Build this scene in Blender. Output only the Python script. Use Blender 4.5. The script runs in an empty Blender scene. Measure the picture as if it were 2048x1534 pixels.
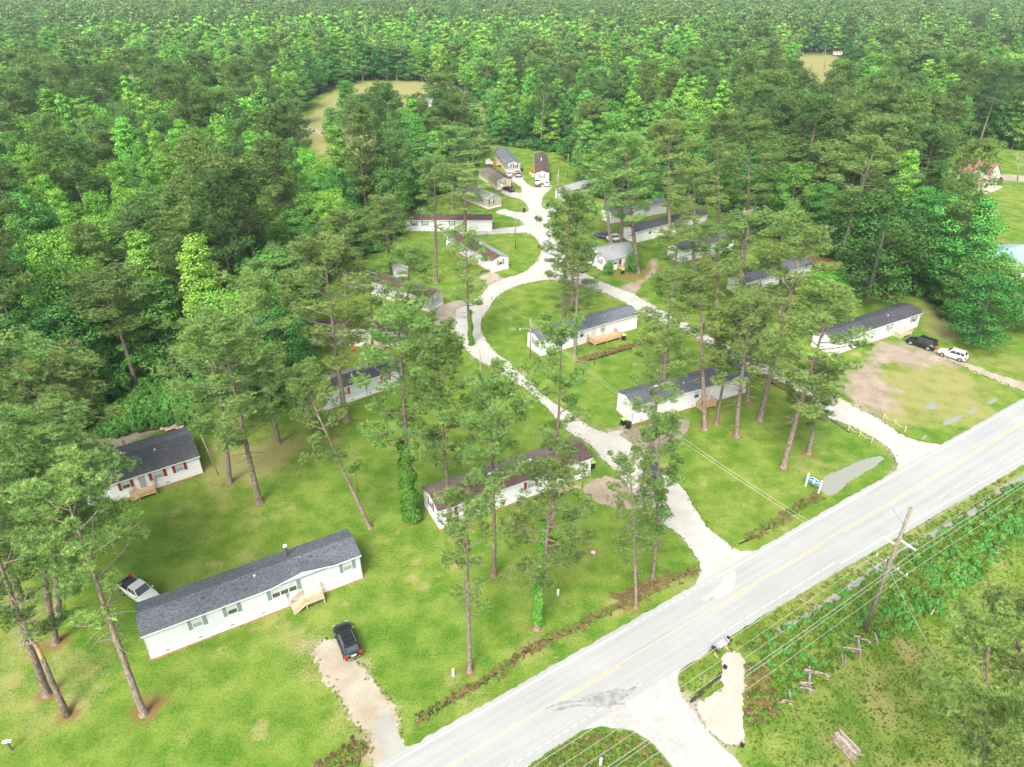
import bpy, math, random
import numpy as np
from mathutils import Vector, Matrix, geometry

R = math.radians
rnd = random.Random(7)
rng = np.random.default_rng(7)
scene = bpy.context.scene
COL = scene.collection

# ---------------------------------------------------------------- camera
CAM_H, PITCH, FPX = 61.0, 31.0, 1420.0
cd = bpy.data.cameras.new('camera')
cam = bpy.data.objects.new('camera', cd); COL.objects.link(cam)
cam.location = (0, 0, CAM_H); cam.rotation_euler = (R(90-PITCH), 0, 0)
cd.sensor_width = 36; cd.lens = 36*FPX/2048; cd.clip_start = 0.5; cd.clip_end = 9000
scene.camera = cam

# ---------------------------------------------------------------- world, sun, exposure
SUN_EL, SUN_AZ = 52.0, 198.0      # azimuth: clockwise from +Y; behind the camera and to the left
w = bpy.data.worlds.new('World'); scene.world = w; w.use_nodes = True
wn = w.node_tree.nodes; wl = w.node_tree.links
bg = wn['Background']; bg.inputs['Strength'].default_value = 0.15
sky = wn.new('ShaderNodeTexSky'); sky.sky_type = 'NISHITA'; sky.sun_disc = False
sky.sun_elevation = R(SUN_EL); sky.sun_rotation = R(SUN_AZ)
sky.air_density = 1.0; sky.dust_density = 4.0; sky.ozone_density = 1.0
hs = wn.new('ShaderNodeHueSaturation'); hs.inputs['Saturation'].default_value = 0.35
wl.new(sky.outputs[0], hs.inputs['Color']); wl.new(hs.outputs[0], bg.inputs['Color'])
sd = bpy.data.lights.new('sun', 'SUN'); sd.energy = 2.0; sd.angle = R(24); sd.color = (1.0, 0.96, 0.88)
sun = bpy.data.objects.new('sun', sd); COL.objects.link(sun)
_az, _el = R(SUN_AZ), R(SUN_EL)
_d = Vector((math.sin(_az)*math.cos(_el), math.cos(_az)*math.cos(_el), math.sin(_el)))
sun.rotation_euler = _d.to_track_quat('Z', 'Y').to_euler(); sun.location = (0, 0, 120)
scene.view_settings.view_transform = 'Standard'; scene.view_settings.look = 'None'
scene.view_settings.exposure = 1.05; scene.view_settings.gamma = 1.0
scene.view_settings.use_curve_mapping = False
scene.cycles.max_bounces = 5; scene.cycles.diffuse_bounces = 3; scene.cycles.transparent_max_bounces = 6
scene.cycles.volume_bounces = 0; scene.cycles.transmission_bounces = 3; scene.cycles.glossy_bounces = 2

# ---------------------------------------------------------------- photo pixel <-> ground
_cp, _sp = math.cos(R(PITCH)), math.sin(R(PITCH))
def at(px, py, z=0.0):
    dx = (px-1024)/FPX; dy = (767-py)/FPX
    d = (dx, _cp+dy*_sp, -_sp+dy*_cp)
    t = (z-CAM_H)/d[2]
    return Vector((d[0]*t, d[1]*t, z))
def proj(v):
    x, y, z = v[0], v[1], v[2]-CAM_H
    zz = y*_cp-z*_sp; yy = y*_sp+z*_cp
    return 1024+FPX*x/zz, 767-FPX*yy/zz
def hgt(bx, by, ty):
    b = at(bx, by); lo, hi = 0.0, 45.0
    for _ in range(40):
        m = (lo+hi)/2
        if proj((b.x, b.y, m))[1] > ty: lo = m
        else: hi = m
    return lo

# ---------------------------------------------------------------- materials
def mat(name, col, rough=0.8, spec=0.3, metal=0.0):
    m = bpy.data.materials.new(name); m.use_nodes = True
    b = m.node_tree.nodes['Principled BSDF']
    b.inputs['Base Color'].default_value = (*col, 1); b.inputs['Roughness'].default_value = rough
    b.inputs['Specular IOR Level'].default_value = spec; b.inputs['Metallic'].default_value = metal
    return m
class N:
    """tiny node helper"""
    def __init__(s, m): s.m = m; s.t = m.node_tree; s.n = s.t.nodes; s.b = s.n['Principled BSDF']
    def new(s, typ, **kw):
        o = s.n.new(typ)
        for k, v in kw.items(): setattr(o, k, v)
        return o
    def link(s, a, b): s.t.links.new(a, b)
    def coord(s, out='Object', scale=None):
        c = s.new('ShaderNodeTexCoord').outputs[out]
        if scale:
            mp = s.new('ShaderNodeMapping'); mp.inputs['Scale'].default_value = scale
            s.link(c, mp.inputs['Vector']); c = mp.outputs[0]
        return c
    def noise(s, vec, scale, detail=4, rough=0.55):
        o = s.new('ShaderNodeTexNoise'); o.inputs['Scale'].default_value = scale
        o.inputs['Detail'].default_value = detail; o.inputs['Roughness'].default_value = rough
        s.link(vec, o.inputs['Vector']); return o.outputs['Fac']
    def ramp(s, fac, lo, hi):
        o = s.new('ShaderNodeMapRange'); o.inputs['From Min'].default_value = lo; o.inputs['From Max'].default_value = hi
        s.link(fac, o.inputs['Value']); return o.outputs[0]
    def mix(s, fac, a, b, typ='MIX'):
        o = s.new('ShaderNodeMix', data_type='RGBA', blend_type=typ)
        if isinstance(fac, float): o.inputs[0].default_value = fac
        else: s.link(fac, o.inputs[0])
        for i, v in ((6, a), (7, b)):
            if isinstance(v, tuple): o.inputs[i].default_value = (*v, 1)
            else: s.link(v, o.inputs[i])
        return o.outputs[2]
    def math(s, op, a, b=0.0):
        o = s.new('ShaderNodeMath', operation=op)
        for i, v in ((0, a), (1, b)):
            if isinstance(v, (int, float)): o.inputs[i].default_value = v
            else: s.link(v, o.inputs[i])
        return o.outputs[0]
    def attr(s, name, out='Fac'):
        o = s.new('ShaderNodeAttribute'); o.attribute_name = name; return o.outputs[out]
    def bump(s, h, strength=0.3, dist=0.05):
        o = s.new('ShaderNodeBump'); o.inputs['Strength'].default_value = strength; o.inputs['Distance'].default_value = dist
        s.link(h, o.inputs['Height']); s.link(o.outputs[0], s.b.inputs['Normal'])
    def base(s, c): s.link(c, s.b.inputs['Base Color'])

def noisy(name, a, b, scale=3.0, rough=0.85, spec=0.2, bump=0.0, lo=0.35, hi=0.65, detail=5):
    m = mat(name, a, rough, spec); k = N(m); v = k.coord()
    f = k.noise(v, scale, detail)
    k.base(k.mix(k.ramp(f, lo, hi), a, b))
    if bump: k.bump(k.noise(v, scale*4, 3), bump, 0.03)
    return m

def leafmat(name, dark, light, trans=0.25, hue=0.03):
    m = mat(name, dark, 0.6, 0.25); k = N(m)
    t = k.attr('tint'); rr = k.new('ShaderNodeObjectInfo').outputs['Random']
    c = k.mix(t, dark, light)
    h = k.new('ShaderNodeHueSaturation')
    k.link(c, h.inputs['Color'])
    k.link(k.math('ADD', k.math('MULTIPLY', k.math('SUBTRACT', rr, 0.5), hue*2), 0.5), h.inputs['Hue'])
    k.link(k.math('ADD', k.math('MULTIPLY', k.math('FRACT', k.math('MULTIPLY', rr, 17.3)), 0.55), 0.75), h.inputs['Value'])
    k.base(h.outputs[0])
    tr = k.new('ShaderNodeBsdfTranslucent'); k.link(h.outputs[0], tr.inputs['Color'])
    mx = k.new('ShaderNodeMixShader'); mx.inputs[0].default_value = trans
    k.link(k.b.outputs[0], mx.inputs[1]); k.link(tr.outputs[0], mx.inputs[2])
    k.link(mx.outputs[0], k.n['Material Output'].inputs['Surface'])
    return m

M = {}
M['needles'] = leafmat('pine_needles', (0.052, 0.145, 0.028), (0.360, 0.510, 0.140), 0.26, 0.018)
M['needles_mid'] = leafmat('forest_pine_needles', (0.032, 0.108, 0.022), (0.240, 0.370, 0.100), 0.2, 0.022)
M['leaf_bright'] = leafmat('bright_leaves', (0.085, 0.27, 0.025), (0.34, 0.62, 0.10), 0.3, 0.018)
M['leaf_mid'] = leafmat('mid_green_leaves', (0.040, 0.175, 0.026), (0.19, 0.44, 0.085), 0.26, 0.02)
M['leaf_dark'] = leafmat('dark_green_leaves', (0.020, 0.100, 0.018), (0.10, 0.28, 0.045), 0.2, 0.02)
M['leaf_pale'] = leafmat('pale_leaves', (0.24, 0.31, 0.14), (0.60, 0.64, 0.38), 0.3, 0.02)
M['ivy'] = leafmat('ivy_leaves', (0.05, 0.16, 0.02), (0.15, 0.34, 0.04), 0.3, 0.01)
M['weed'] = leafmat('weed_leaves', (0.08, 0.17, 0.02), (0.21, 0.33, 0.05), 0.3, 0.03)
M['weed_dry'] = leafmat('dry_weeds', (0.17, 0.12, 0.05), (0.30, 0.26, 0.09), 0.2, 0.03)
M['weed_red'] = leafmat('reddish_ditch_weeds', (0.12, 0.065, 0.035), (0.28, 0.19, 0.09), 0.15, 0.03)
def barkmat(name, a, b):
    m = mat(name, a, 0.9, 0.1); k = N(m)
    v = k.coord('Object', (3, 3, 0.8)); f = k.noise(v, 2.5, 6, 0.65)
    c = k.mix(k.ramp(f, 0.35, 0.65), a, b)
    rr = k.new('ShaderNodeObjectInfo').outputs['Random']
    h = k.new('ShaderNodeHueSaturation'); k.link(c, h.inputs['Color'])
    k.link(k.math('ADD', k.math('MULTIPLY', rr, 0.5), 0.75), h.inputs['Value']); k.base(h.outputs[0])
    k.bump(f, 0.8, 0.06); return m
M['bark'] = barkmat('pine_bark', (0.11, 0.078, 0.062), (0.36, 0.28, 0.235))
M['bark_grey'] = barkmat('grey_bark', (0.13, 0.12, 0.10), (0.34, 0.31, 0.27))
M['deadwood'] = barkmat('dead_wood', (0.28, 0.24, 0.19), (0.55, 0.50, 0.42))
M['broken'] = noisy('broken_wood', (0.36, 0.20, 0.08), (0.52, 0.36, 0.18), 4)

# ---------------------------------------------------------------- mesh helpers
def mesh_np(name, V, F, mats, mi=None, tint=None, smooth=False):
    """V (n,3); F: list of (m,k) int arrays"""
    me = bpy.data.meshes.new(name)
    V = np.asarray(V, dtype=np.float32)
    me.vertices.add(len(V)); me.vertices.foreach_set('co', V.ravel())
    loops = np.concatenate([f.ravel() for f in F]).astype(np.int32)
    sizes = np.concatenate([np.full(len(f), f.shape[1]) for f in F]).astype(np.int32)
    starts = np.concatenate([[0], np.cumsum(sizes)[:-1]]).astype(np.int32)
    me.loops.add(len(loops)); me.loops.foreach_set('vertex_index', loops)
    me.polygons.add(len(sizes)); me.polygons.foreach_set('loop_start', starts)
    if mi is not None: me.polygons.foreach_set('material_index', np.asarray(mi, dtype=np.int32))
    if smooth: me.polygons.foreach_set('use_smooth', np.ones(len(sizes), dtype=bool))
    if tint is not None:
        a = me.attributes.new('tint', 'FLOAT', 'POINT'); a.data.foreach_set('value', np.asarray(tint, dtype=np.float32))
    for m in mats: me.materials.append(m)
    me.update(calc_edges=True); me.validate()
    return me

def tube_np(pts, radii, sides=6, cap=True):
    pts = [Vector(p) for p in pts]; V = []; F = []
    n = len(pts)
    ref = Vector((0.31, 0.95, 0.05))
    for i, p in enumerate(pts):
        t = (pts[min(i+1, n-1)]-pts[max(i-1, 0)])
        if t.length < 1e-6: t = Vector((0, 0, 1))
        t.normalize()
        u = t.cross(ref)
        if u.length < 0.05: u = t.cross(Vector((1, 0, 0)))
        u.normalize(); v = t.cross(u)
        for k in range(sides):
            a = 2*math.pi*k/sides
            V.append(p+(u*math.cos(a)+v*math.sin(a))*radii[i])
    for i in range(n-1):
        for k in range(sides):
            k2 = (k+1) % sides
            F.append((i*sides+k, i*sides+k2, (i+1)*sides+k2, (i+1)*sides+k))
    return V, F

class MB:
    """collects shapes into one mesh; coordinates are local to the parent"""
    def __init__(s): s.V = []; s.F = []; s.mi = []
    def add(s, V, F, mi=0):
        o = len(s.V); s.V += [tuple(v) for v in V]; s.F += [tuple(i+o for i in f) for f in F]; s.mi += [mi]*len(F); return s
    def box(s, a, b, mi=0):
        x0, y0, z0 = a; x1, y1, z1 = b
        V = [(x0,y0,z0),(x1,y0,z0),(x1,y1,z0),(x0,y1,z0),(x0,y0,z1),(x1,y0,z1),(x1,y1,z1),(x0,y1,z1)]
        return s.add(V, [(0,3,2,1),(4,5,6,7),(0,1,5,4),(1,2,6,5),(2,3,7,6),(3,0,4,7)], mi)
    def bar(s, p, q, wd, ht=None, mi=0):
        """rectangular bar from p to q"""
        p, q = Vector(p), Vector(q); t = (q-p).normalized(); ht = ht or wd
        up = Vector((0, 0, 1)) if abs(t.z) < 0.95 else Vector((0, 1, 0))
        u = t.cross(up).normalized()*wd/2; v = u.cross(t).normalized()*ht/2
        V = [p-u-v, p+u-v, p+u+v, p-u+v, q-u-v, q+u-v, q+u+v, q-u+v]
        return s.add(V, [(0,1,2,3),(7,6,5,4),(0,4,5,1),(1,5,6,2),(2,6,7,3),(3,7,4,0)], mi)
    def tube(s, pts, r, sides=8, mi=0):
        if isinstance(r, (int, float)): r = [r]*len(pts)
        V, F = tube_np(pts, r, sides); n = len(pts)
        F = list(F)+[tuple(range(sides))[::-1], tuple((n-1)*sides+k for k in range(sides))]
        return s.add(V, F, mi)
    def cyl(s, c, r, h, sides=12, mi=0, r2=None):
        return s.tube([c, (c[0], c[1], c[2]+h)], [r, r if r2 is None else r2], sides, mi)
    def prism(s, poly, y0, y1, mi=0, axis='y'):
        """poly in (x,z) extruded along y (axis='y'), or in (y,z) extruded along x, or in (x,y) along z"""
        n = len(poly)
        f = {'y': lambda a, b, c: (a, c, b), 'x': lambda a, b, c: (c, a, b), 'z': lambda a, b, c: (a, b, c)}[axis]
        V = [f(a, b, y0) for a, b in poly]+[f(a, b, y1) for a, b in poly]
        F = [tuple(range(n)), tuple(range(2*n-1, n-1, -1))]+[(i, i+n, (i+1) % n+n, (i+1) % n) for i in range(n)]
        return s.add(V, F, mi)
    def build(s, name, mats, parent=None, bevel=0.0, smooth=False):
        me = bpy.data.meshes.new(name); me.from_pydata(s.V, [], s.F)
        import bmesh
        bm = bmesh.new(); bm.from_mesh(me); bmesh.ops.recalc_face_normals(bm, faces=bm.faces)
        if bevel: bmesh.ops.bevel(bm, geom=bm.edges[:], offset=bevel, segments=2, affect='EDGES', clamp_overlap=True)
        bm.to_mesh(me); bm.free()
        if not isinstance(mats, (list, tuple)): mats = [mats]
        for m in mats: me.materials.append(m)
        if len(mats) > 1 and not bevel:
            for p, i in zip(me.polygons, s.mi): p.material_index = i
        if smooth:
            for p in me.polygons: p.use_smooth = True
        return link(name, me, parent)

def link(name, me, parent=None):
    o = bpy.data.objects.new(name, me); COL.objects.link(o)
    if parent is not None: o.parent = parent
    return o
def tag(o, label=None, cat=None, group=None, kind=None):
    if label: o['label'] = label
    if cat: o['category'] = cat
    if group: o['group'] = group
    if kind: o['kind'] = kind
    return o
def thing(name, label, cat, loc=(0, 0, 0), rz=0.0, group=None):
    o = bpy.data.objects.new(name, None); COL.objects.link(o)
    o.empty_display_size = 0.5
    o.location = loc; o.rotation_euler = (0, 0, rz)
    return tag(o, label, cat, group)
def copy_tree(o, parent=None):
    c = o.copy(); COL.objects.link(c)
    if parent is not None: c.parent = parent
    for ch in list(o.children):
        copy_tree(ch, c)
    return c

# ---------------------------------------------------------------- regions of the ground (outlined on the photo, laid on z = 0)
def gpoly(pts): return np.array([at(x, y)[:2] for x, y in pts])
def spline(P, closed=True, step=0.5):
    P = np.asarray(P, float); n = len(P); out = []
    rngi = range(n) if closed else range(n-1)
    for i in rngi:
        if closed: p0, p1, p2, p3 = P[(i-1) % n], P[i], P[(i+1) % n], P[(i+2) % n]
        else: p0, p1, p2, p3 = P[max(i-1, 0)], P[i], P[i+1], P[min(i+2, n-1)]
        L = np.linalg.norm(p2-p1); k = max(1, int(L/step))
        # centripetal-ish: limit tangents by segment length
        m1 = (p2-p0)*0.5; m2 = (p3-p1)*0.5
        for m in (m1, m2):
            ln = np.linalg.norm(m)
            if ln > L: m *= L/ln
        for j in range(k):
            t = j/k; h = 2*t**3-3*t**2+1; g = t**3-2*t**2+t; h2 = -2*t**3+3*t**2; g2 = t**3-t**2
            out.append(h*p1+g*m1+h2*p2+g2*m2)
    if not closed: out.append(P[-1])
    return np.array(out)
def inside(P, X, Y):
    c = np.zeros(X.shape, bool); n = len(P); j = n-1
    for i in range(n):
        xi, yi = P[i]; xj, yj = P[j]
        if yi != yj:
            c ^= ((yi > Y) != (yj > Y)) & (X < (xj-xi)*(Y-yi)/(yj-yi)+xi)
        j = i
    return c
def segdist(P, X, Y, closed=True):
    d = np.full(X.shape, 1e9); n = len(P)
    for i in range(n if closed else n-1):
        a = P[i]; b = P[(i+1) % n]; ab = b-a; L2 = float(ab@ab)+1e-9
        t = np.clip(((X-a[0])*ab[0]+(Y-a[1])*ab[1])/L2, 0, 1)
        d = np.minimum(d, np.hypot(X-a[0]-t*ab[0], Y-a[1]-t*ab[1]))
    return d
def sheet(name, P, z, m, jag=0.12, step=0.4, kind='structure', hole=None):
    """flat sheet with a ragged natural edge"""
    Q = spline(P, True, step); n = len(Q)
    T = np.roll(Q, -1, 0)-np.roll(Q, 1, 0); T /= np.linalg.norm(T, axis=1)[:, None]+1e-9
    nrm = np.stack([T[:, 1], -T[:, 0]], 1)
    s = rng.normal(size=n)*0.6+np.convolve(rng.normal(size=n+8), np.ones(9)/3, 'valid')[:n]
    Q = Q+nrm*(s*jag)[:, None]
    tri = geometry.tessellate_polygon([[Vector((x, y, 0)) for x, y in Q]])
    me = bpy.data.meshes.new(name); me.from_pydata([(x, y, z) for x, y in Q], [], [tuple(t) for t in tri])
    for p in me.polygons:
        if p.normal.z < 0: p.flip()
    me.update(); me.materials.append(m)
    o = link(name, me); o['kind'] = kind; return o
# ---------------------------------------------------------------- outlines
LANE1 = gpoly([(1398,1178),(1400,1135),(1394,1115),(1381,1096),(1360,1071),(1326,1047),(1296,1015),(1262,978),(1229,938),(1209,921),(1181,890),(1147,866),
 (1120,846),(1085,808),(1045,774),(1007,750),(969,726),(945,713),(928,692),(915,672),(908,640),(912,622),(928,610),(952,600),(966,585),(976,572),(1003,559),(1045,545),
 (1075,521),(1082,500),(1075,480),(1066,473),(1052,466),(1010,467),(945,470),(943,463),(1010,456),(1046,450),(1040,441),(1024,434),(992,426),(1008,418),(1034,424),(1055,422),
 (1053,412),(1041,399),(1018,393),(1000,384),(1014,379),(1040,386),(1041,375),(1031,368),(1022,359),(1030,350),(1043,352),(1054,366),(1066,373),(1100,369),
 (1098,381),(1087,391),(1084,405),(1087,415),(1096,419),(1110,412),(1124,409),(1122,418),(1106,428),(1104,450),(1110,480),(1135,520),(1172,548),(1200,562),(1215,576),(1192,578),(1160,566),(1099,560),(1045,569),
 (1003,586),(973,624),(963,640),(966,671),(986,699),(1014,723),(1055,757),(1092,797),(1147,829),(1181,856),(1212,866),(1236,860),(1262,872),(1285,890),(1300,915),
 (1326,945),(1366,975),(1392,1022),(1417,1056),(1441,1076),(1470,1098),(1502,1103),(1520,1106),(1470,1160)])
LANE2 = gpoly([(1170,552),(1184,558),(1218,569),(1265,587),(1308,612),(1331,624),(1388,653),(1428,677),(1479,703),(1534,730),(1578,747),(1618,770),(1687,801),(1720,820),
 (1764,842),(1800,867),(1840,882),(1886,893),(1860,925),(1800,975),(1785,960),(1795,935),(1790,915),(1771,893),(1731,867),(1683,845),(1650,831),(1600,796),(1556,768),(1504,738),
 (1446,706),(1391,674),(1345,652),(1308,637),(1274,622),(1247,604),(1192,579),(1150,565)])
SIDE = gpoly([(1020,1560),(1100,1488),(1137,1470),(1193,1456),(1259,1458),(1304,1486),(1342,1534),(1380,1600),(1560,1620),(1487,1534),(1461,1510),(1423,1472),(1390,1431),(1367,1401),(1356,1364),(1362,1340),(1420,1296),(1300,1290),(1100,1420)])
PATCH = gpoly([(1446,1312),(1468,1300),(1487,1319),(1489,1353),(1491,1386),(1483,1427),(1492,1480),(1480,1490),(1450,1487),(1423,1465),(1394,1424),(1393,1399),(1435,1386),(1450,1364),(1449,1334)])
DRIVE1 = gpoly([(630,1302),(650,1280),(682,1290),(704,1312),(724,1332),(748,1370),(776,1400),(796,1440),(812,1490),(826,1508),(768,1545),(745,1510),(728,1470),(705,1440),(680,1400),(655,1362),(636,1328)])
DRIVE2 = gpoly([(1862,696),(1890,704),(1921,720),(1976,742),(2048,765),(2120,790),(2150,815),(2048,782),(1976,755),(1928,733),(1880,712)])
LOT = gpoly([(1767,688),(1811,688),(1870,714),(1870,732),(1793,732),(1767,750),(1789,772),(1797,801),(1786,827),(1757,831),(1720,814),(1690,792),(1687,765),(1702,736),(1738,706)])
YARD3 = gpoly([(1168,975),(1200,955),(1230,957),(1262,980),(1285,1012),(1250,1015),(1205,1003),(1178,992)])
YARD4 = gpoly([(1240,866),(1275,852),(1330,846),(1375,840),(1372,868),(1330,888),(1302,906),(1268,893)])
YARD5 = gpoly([(870,642),(880,612),(905,604),(932,602),(925,650),(905,660)])
PATH5 = gpoly([(1237,575),(1265,588),(1292,566),(1312,546),(1315,525),(1308,512),(1298,520),(1302,540),(1285,555),(1255,566)])
YARD6 = gpoly([(960,548),(985,545),(1005,560),(985,570),(962,560)])
PATHM = gpoly([(596,250),(612,252),(640,262),(668,270),(710,276),(705,283),(660,276),(630,266),(600,256)])
PATHR = gpoly([(1985,352),(2010,350),(2070,352),(2140,362),(2120,372),(2048,364),(2005,360)])
SANDL = gpoly([(120,905),(150,885),(200,878),(225,880),(250,868),(320,850),(335,857),(240,893),(180,915),(140,925)])
# areas where no forest stands
CLEAR = [gpoly(p) for p in [
 [(-900,1900),(-500,1350),(-160,1200),(-120,1060),(60,960),(120,900),(170,872),(230,800),(330,765),(400,790),(480,830),(575,800),(600,700),(590,650),(640,570),(700,525),(760,500),
  (800,470),(800,430),(850,400),(925,375),(950,335),(985,292),(1030,294),(1075,300),(1120,308),(1150,330),(1170,370),(1210,400),(1300,400),(1400,405),(1450,425),(1560,490),
  (1640,505),(1700,540),(1760,580),(1850,600),(1905,640),(1950,660),(2048,690),(2300,760),(2900,900),(3400,1900)],
 [(1850,420),(1866,345),(1895,296),(1960,296),(2048,300),(2300,315),(2600,400),(2900,900),(2300,760),(2048,700),(1935,655),(1905,600),(1900,520),(1893,450)],
 [(575,425),(565,300),(590,255),(605,215),(640,185),(700,168),(760,160),(850,168),(900,172),(945,190),(985,258),(962,308),(900,322),(830,348),(760,388),(660,430)],
 [(1585,112),(1600,106),(1690,106),(1700,112),(1725,215),(1700,300),(1570,296)],
 [(1928,60),(1945,56),(1970,72),(1972,140),(1920,140)],
]]

# ---------------------------------------------------------------- ground: one sheet to the horizon
def axis(lo, hi, step, far, grow=1.35):
    a = list(np.arange(lo, hi+1e-6, step)); s = step
    x = hi
    while x < far: s *= grow; x += s; a.append(x)
    s = step; x = lo
    while x > -far: s *= grow; x -= s; a.insert(0, x)
    return np.array(a)
gx = axis(-120, 150, 0.5, 5000); gy = axis(24, 290, 0.5, 5000)
GX, GY = np.meshgrid(gx, gy); X = GX.ravel(); Y = GY.ravel()
wear = np.zeros(len(X)); dry = np.zeros(len(X)); forest = np.ones(len(X)); straw = np.zeros(len(X))
nz = np.zeros(GX.shape)
for amp, fr in ((1, .08), (.6, .21), (.4, .5)):
    for _ in range(5):
        a = rng.uniform(0, 2*math.pi); ph = rng.uniform(0, 6.28)
        nz += amp*np.sin((GX*math.cos(a)+GY*math.sin(a))*fr*2*math.pi/ (1+rng.uniform(0, .6))+ph)
nz = nz.ravel()/4
def paint(arr, P, val, fade=1.0, rag=1.0, inner=0.0):
    lo = P.min(0)-fade-3; hi = P.max(0)+fade+3
    k = np.where((X > lo[0]) & (X < hi[0]) & (Y > lo[1]) & (Y < hi[1]))[0]
    if not len(k): return
    Q = spline(P, True, 2.0)
    d = segdist(Q, X[k], Y[k]); d = np.where(inside(Q, X[k], Y[k]), -d, d)+nz[k]*rag
    v = np.clip(0.5-d/(2*fade), 0, 1)
    arr[k] = arr[k]+(val-arr[k])*v
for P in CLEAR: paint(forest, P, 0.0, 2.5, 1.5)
for P in (LANE1, LANE2): paint(wear, P, 0.85, 1.7, 0.9)
for P in (SIDE, PATCH): paint(wear, P, 0.8, 1.0, 0.5)
for P in (DRIVE1, DRIVE2, YARD6, PATHM, PATHR): paint(wear, P, 0.85, 2.2, 1.3)
for P in (YARD3, YARD4, YARD5): paint(wear, P, 0.95, 1.8, 1.0)
for P in (LOT,): paint(wear, P, 1.0, 3.2, 2.2)
paint(straw, gpoly([(738,165),(785,164),(808,176),(795,183),(760,176)]), .45, 3.0, 2.0)
paint(wear, PATH5, 0.8, 0.8, 0.5); paint(straw, PATH5, 0.7, 0.6, 0.6); paint(wear, SANDL, 1.0, 1.0, 1.2)
DRYP = [  # (outline, amount): yellowish thin grass
 ([(560,1290),(600,1250),(680,1260),(760,1340),(860,1480),(820,1540),(700,1534),(640,1420)], .55),
 ([(400,890),(440,870),(500,880),(600,870),(620,900),(560,950),(470,980),(410,960)], .75),
 ([(1560,900),(1700,880),(1760,920),(1690,960),(1580,950)], .35),
 ([(1700,760),(1880,720),(2000,780),(1990,830),(1800,870),(1720,830)], .65),
 ([(1860,600),(1920,590),(1960,680),(1900,690),(1850,660)], .8),
 ([(1900,680),(2048,720),(2100,760),(1990,740)], .5),
 ([(1500,1380),(1620,1300),(1800,1240),(2048,1080),(2300,1100),(2300,1700),(1500,1700)], .42),
 ([(1560,1200),(1700,1110),(2048,900),(2048,960),(1700,1160),(1480,1290)], .6),
 ([(600,250),(700,170),(940,175),(960,300),(800,330),(640,310)], .75),
 ([(800,170),(965,178),(960,235),(800,225)], 1.0),
 ([(1580,105),(1690,105),(1690,170),(1580,170)], 1.1),
 ([(1400,960),(1440,980),(1470,1060),(1500,1085),(1440,1070)], .5),
 ([(1000,1120),(1050,1120),(1060,1150),(1000,1150)], .7),
 ([(870,1110),(900,1060),(940,1060),(930,1090)], .4),
 ([(470,1020),(560,1000),(600,1040),(520,1060)], .45),
 ([(1940,440),(2048,480),(2048,500),(1960,500)], .4),
 ([(-100,1250),(60,1200),(160,1270),(230,1300),(120,1480),(-100,1480)], .45),
 ([(1960,370),(2300,380),(2300,480),(1960,430)], .35),
 ([(1330,700),(1500,800),(1540,860),(1420,840)], .2),
 ([(1040,1350),(1180,1290),(1380,1180),(1370,1150),(1150,1240),(850,1400),(820,1450),(900,1440)], .45),
]
for P, v in DRYP: paint(dry, gpoly(P), v, 3.0, 2.0)
# scattered straw-coloured blotches
for i in range(420):
    px = rnd.uniform(-50, 2048); py = rnd.uniform(600, 1500); c = at(px, py); r = rnd.uniform(.3, 1.4)
    k = np.where((abs(X-c.x) < r*3) & (abs(Y-c.y) < r*3))[0]
    v = np.clip(1.3-np.hypot(X[k]-c.x, (Y[k]-c.y)*rnd.uniform(.7, 1.3))/r+nz[k]*.4, 0, 1)*rnd.uniform(.2, .75)
    dry[k] = np.maximum(dry[k], v)
def ring(px, py, r, v=0.9):
    c = at(px, py)
    k = np.where((abs(X-c.x) < r+2) & (abs(Y-c.y) < r+2))[0]
    straw[k] = np.maximum(straw[k], np.clip(1.35-np.hypot(X[k]-c.x, Y[k]-c.y)/r+rng.normal(size=len(k))*.3+nz[k]*.5, 0, 1)*v*.8)
for P, v in [([(1590,520),(1660,512),(1700,520),(1640,545)], .9), ([(1700,600),(1760,560),(1830,560),(1800,585)], .8), ([(790,560),(860,612),(880,620),(820,618),(780,598)], .6),
             ([(1210,560),(1260,535),(1330,540),(1290,560)], .6), ([(880,1062),(980,1040),(1010,1052),(900,1075)], .5), ([(195,1018),(300,990),(330,1000),(240,1030)], .3),
             ([(620,880),(680,860),(700,870),(640,890)], .5), ([(1380,850),(1440,830),(1450,845),(1390,862)], .6), ([(1150,1000),(1190,985),(1200,1000),(1160,1010)], .5)]:
    paint(straw, gpoly(P), v, 1.0, 1.0)
GROUND_RINGS = [(288,1428,1.9),(135,1436,1.6),(95,1388,1.2),(112,1285,1.7),(1075,1257,1.7),(988,1152,1.3),(940,1343,.7),(1272,1216,1.0),(1305,1161,.9),(520,1005,1.0),(460,965,1.0),
 (1567,934,1.2),(1617,906,1.2),(1472,873,1.1),(1433,847,.8),(1408,857,1.0),(1520,842,.7),(1665,575,1.6),(1186,1107,.8),(823,1040,1.5),(558,885,.8),(590,725,1.2),(1128,646,1.2),(1277,546,2.2),(1243,484,1.5),(1493,800,.8)]
for g in GROUND_RINGS: ring(*g)
for g in GROUND_RINGS: ring(g[0], g[1], g[2]*2.6, .38)

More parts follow.
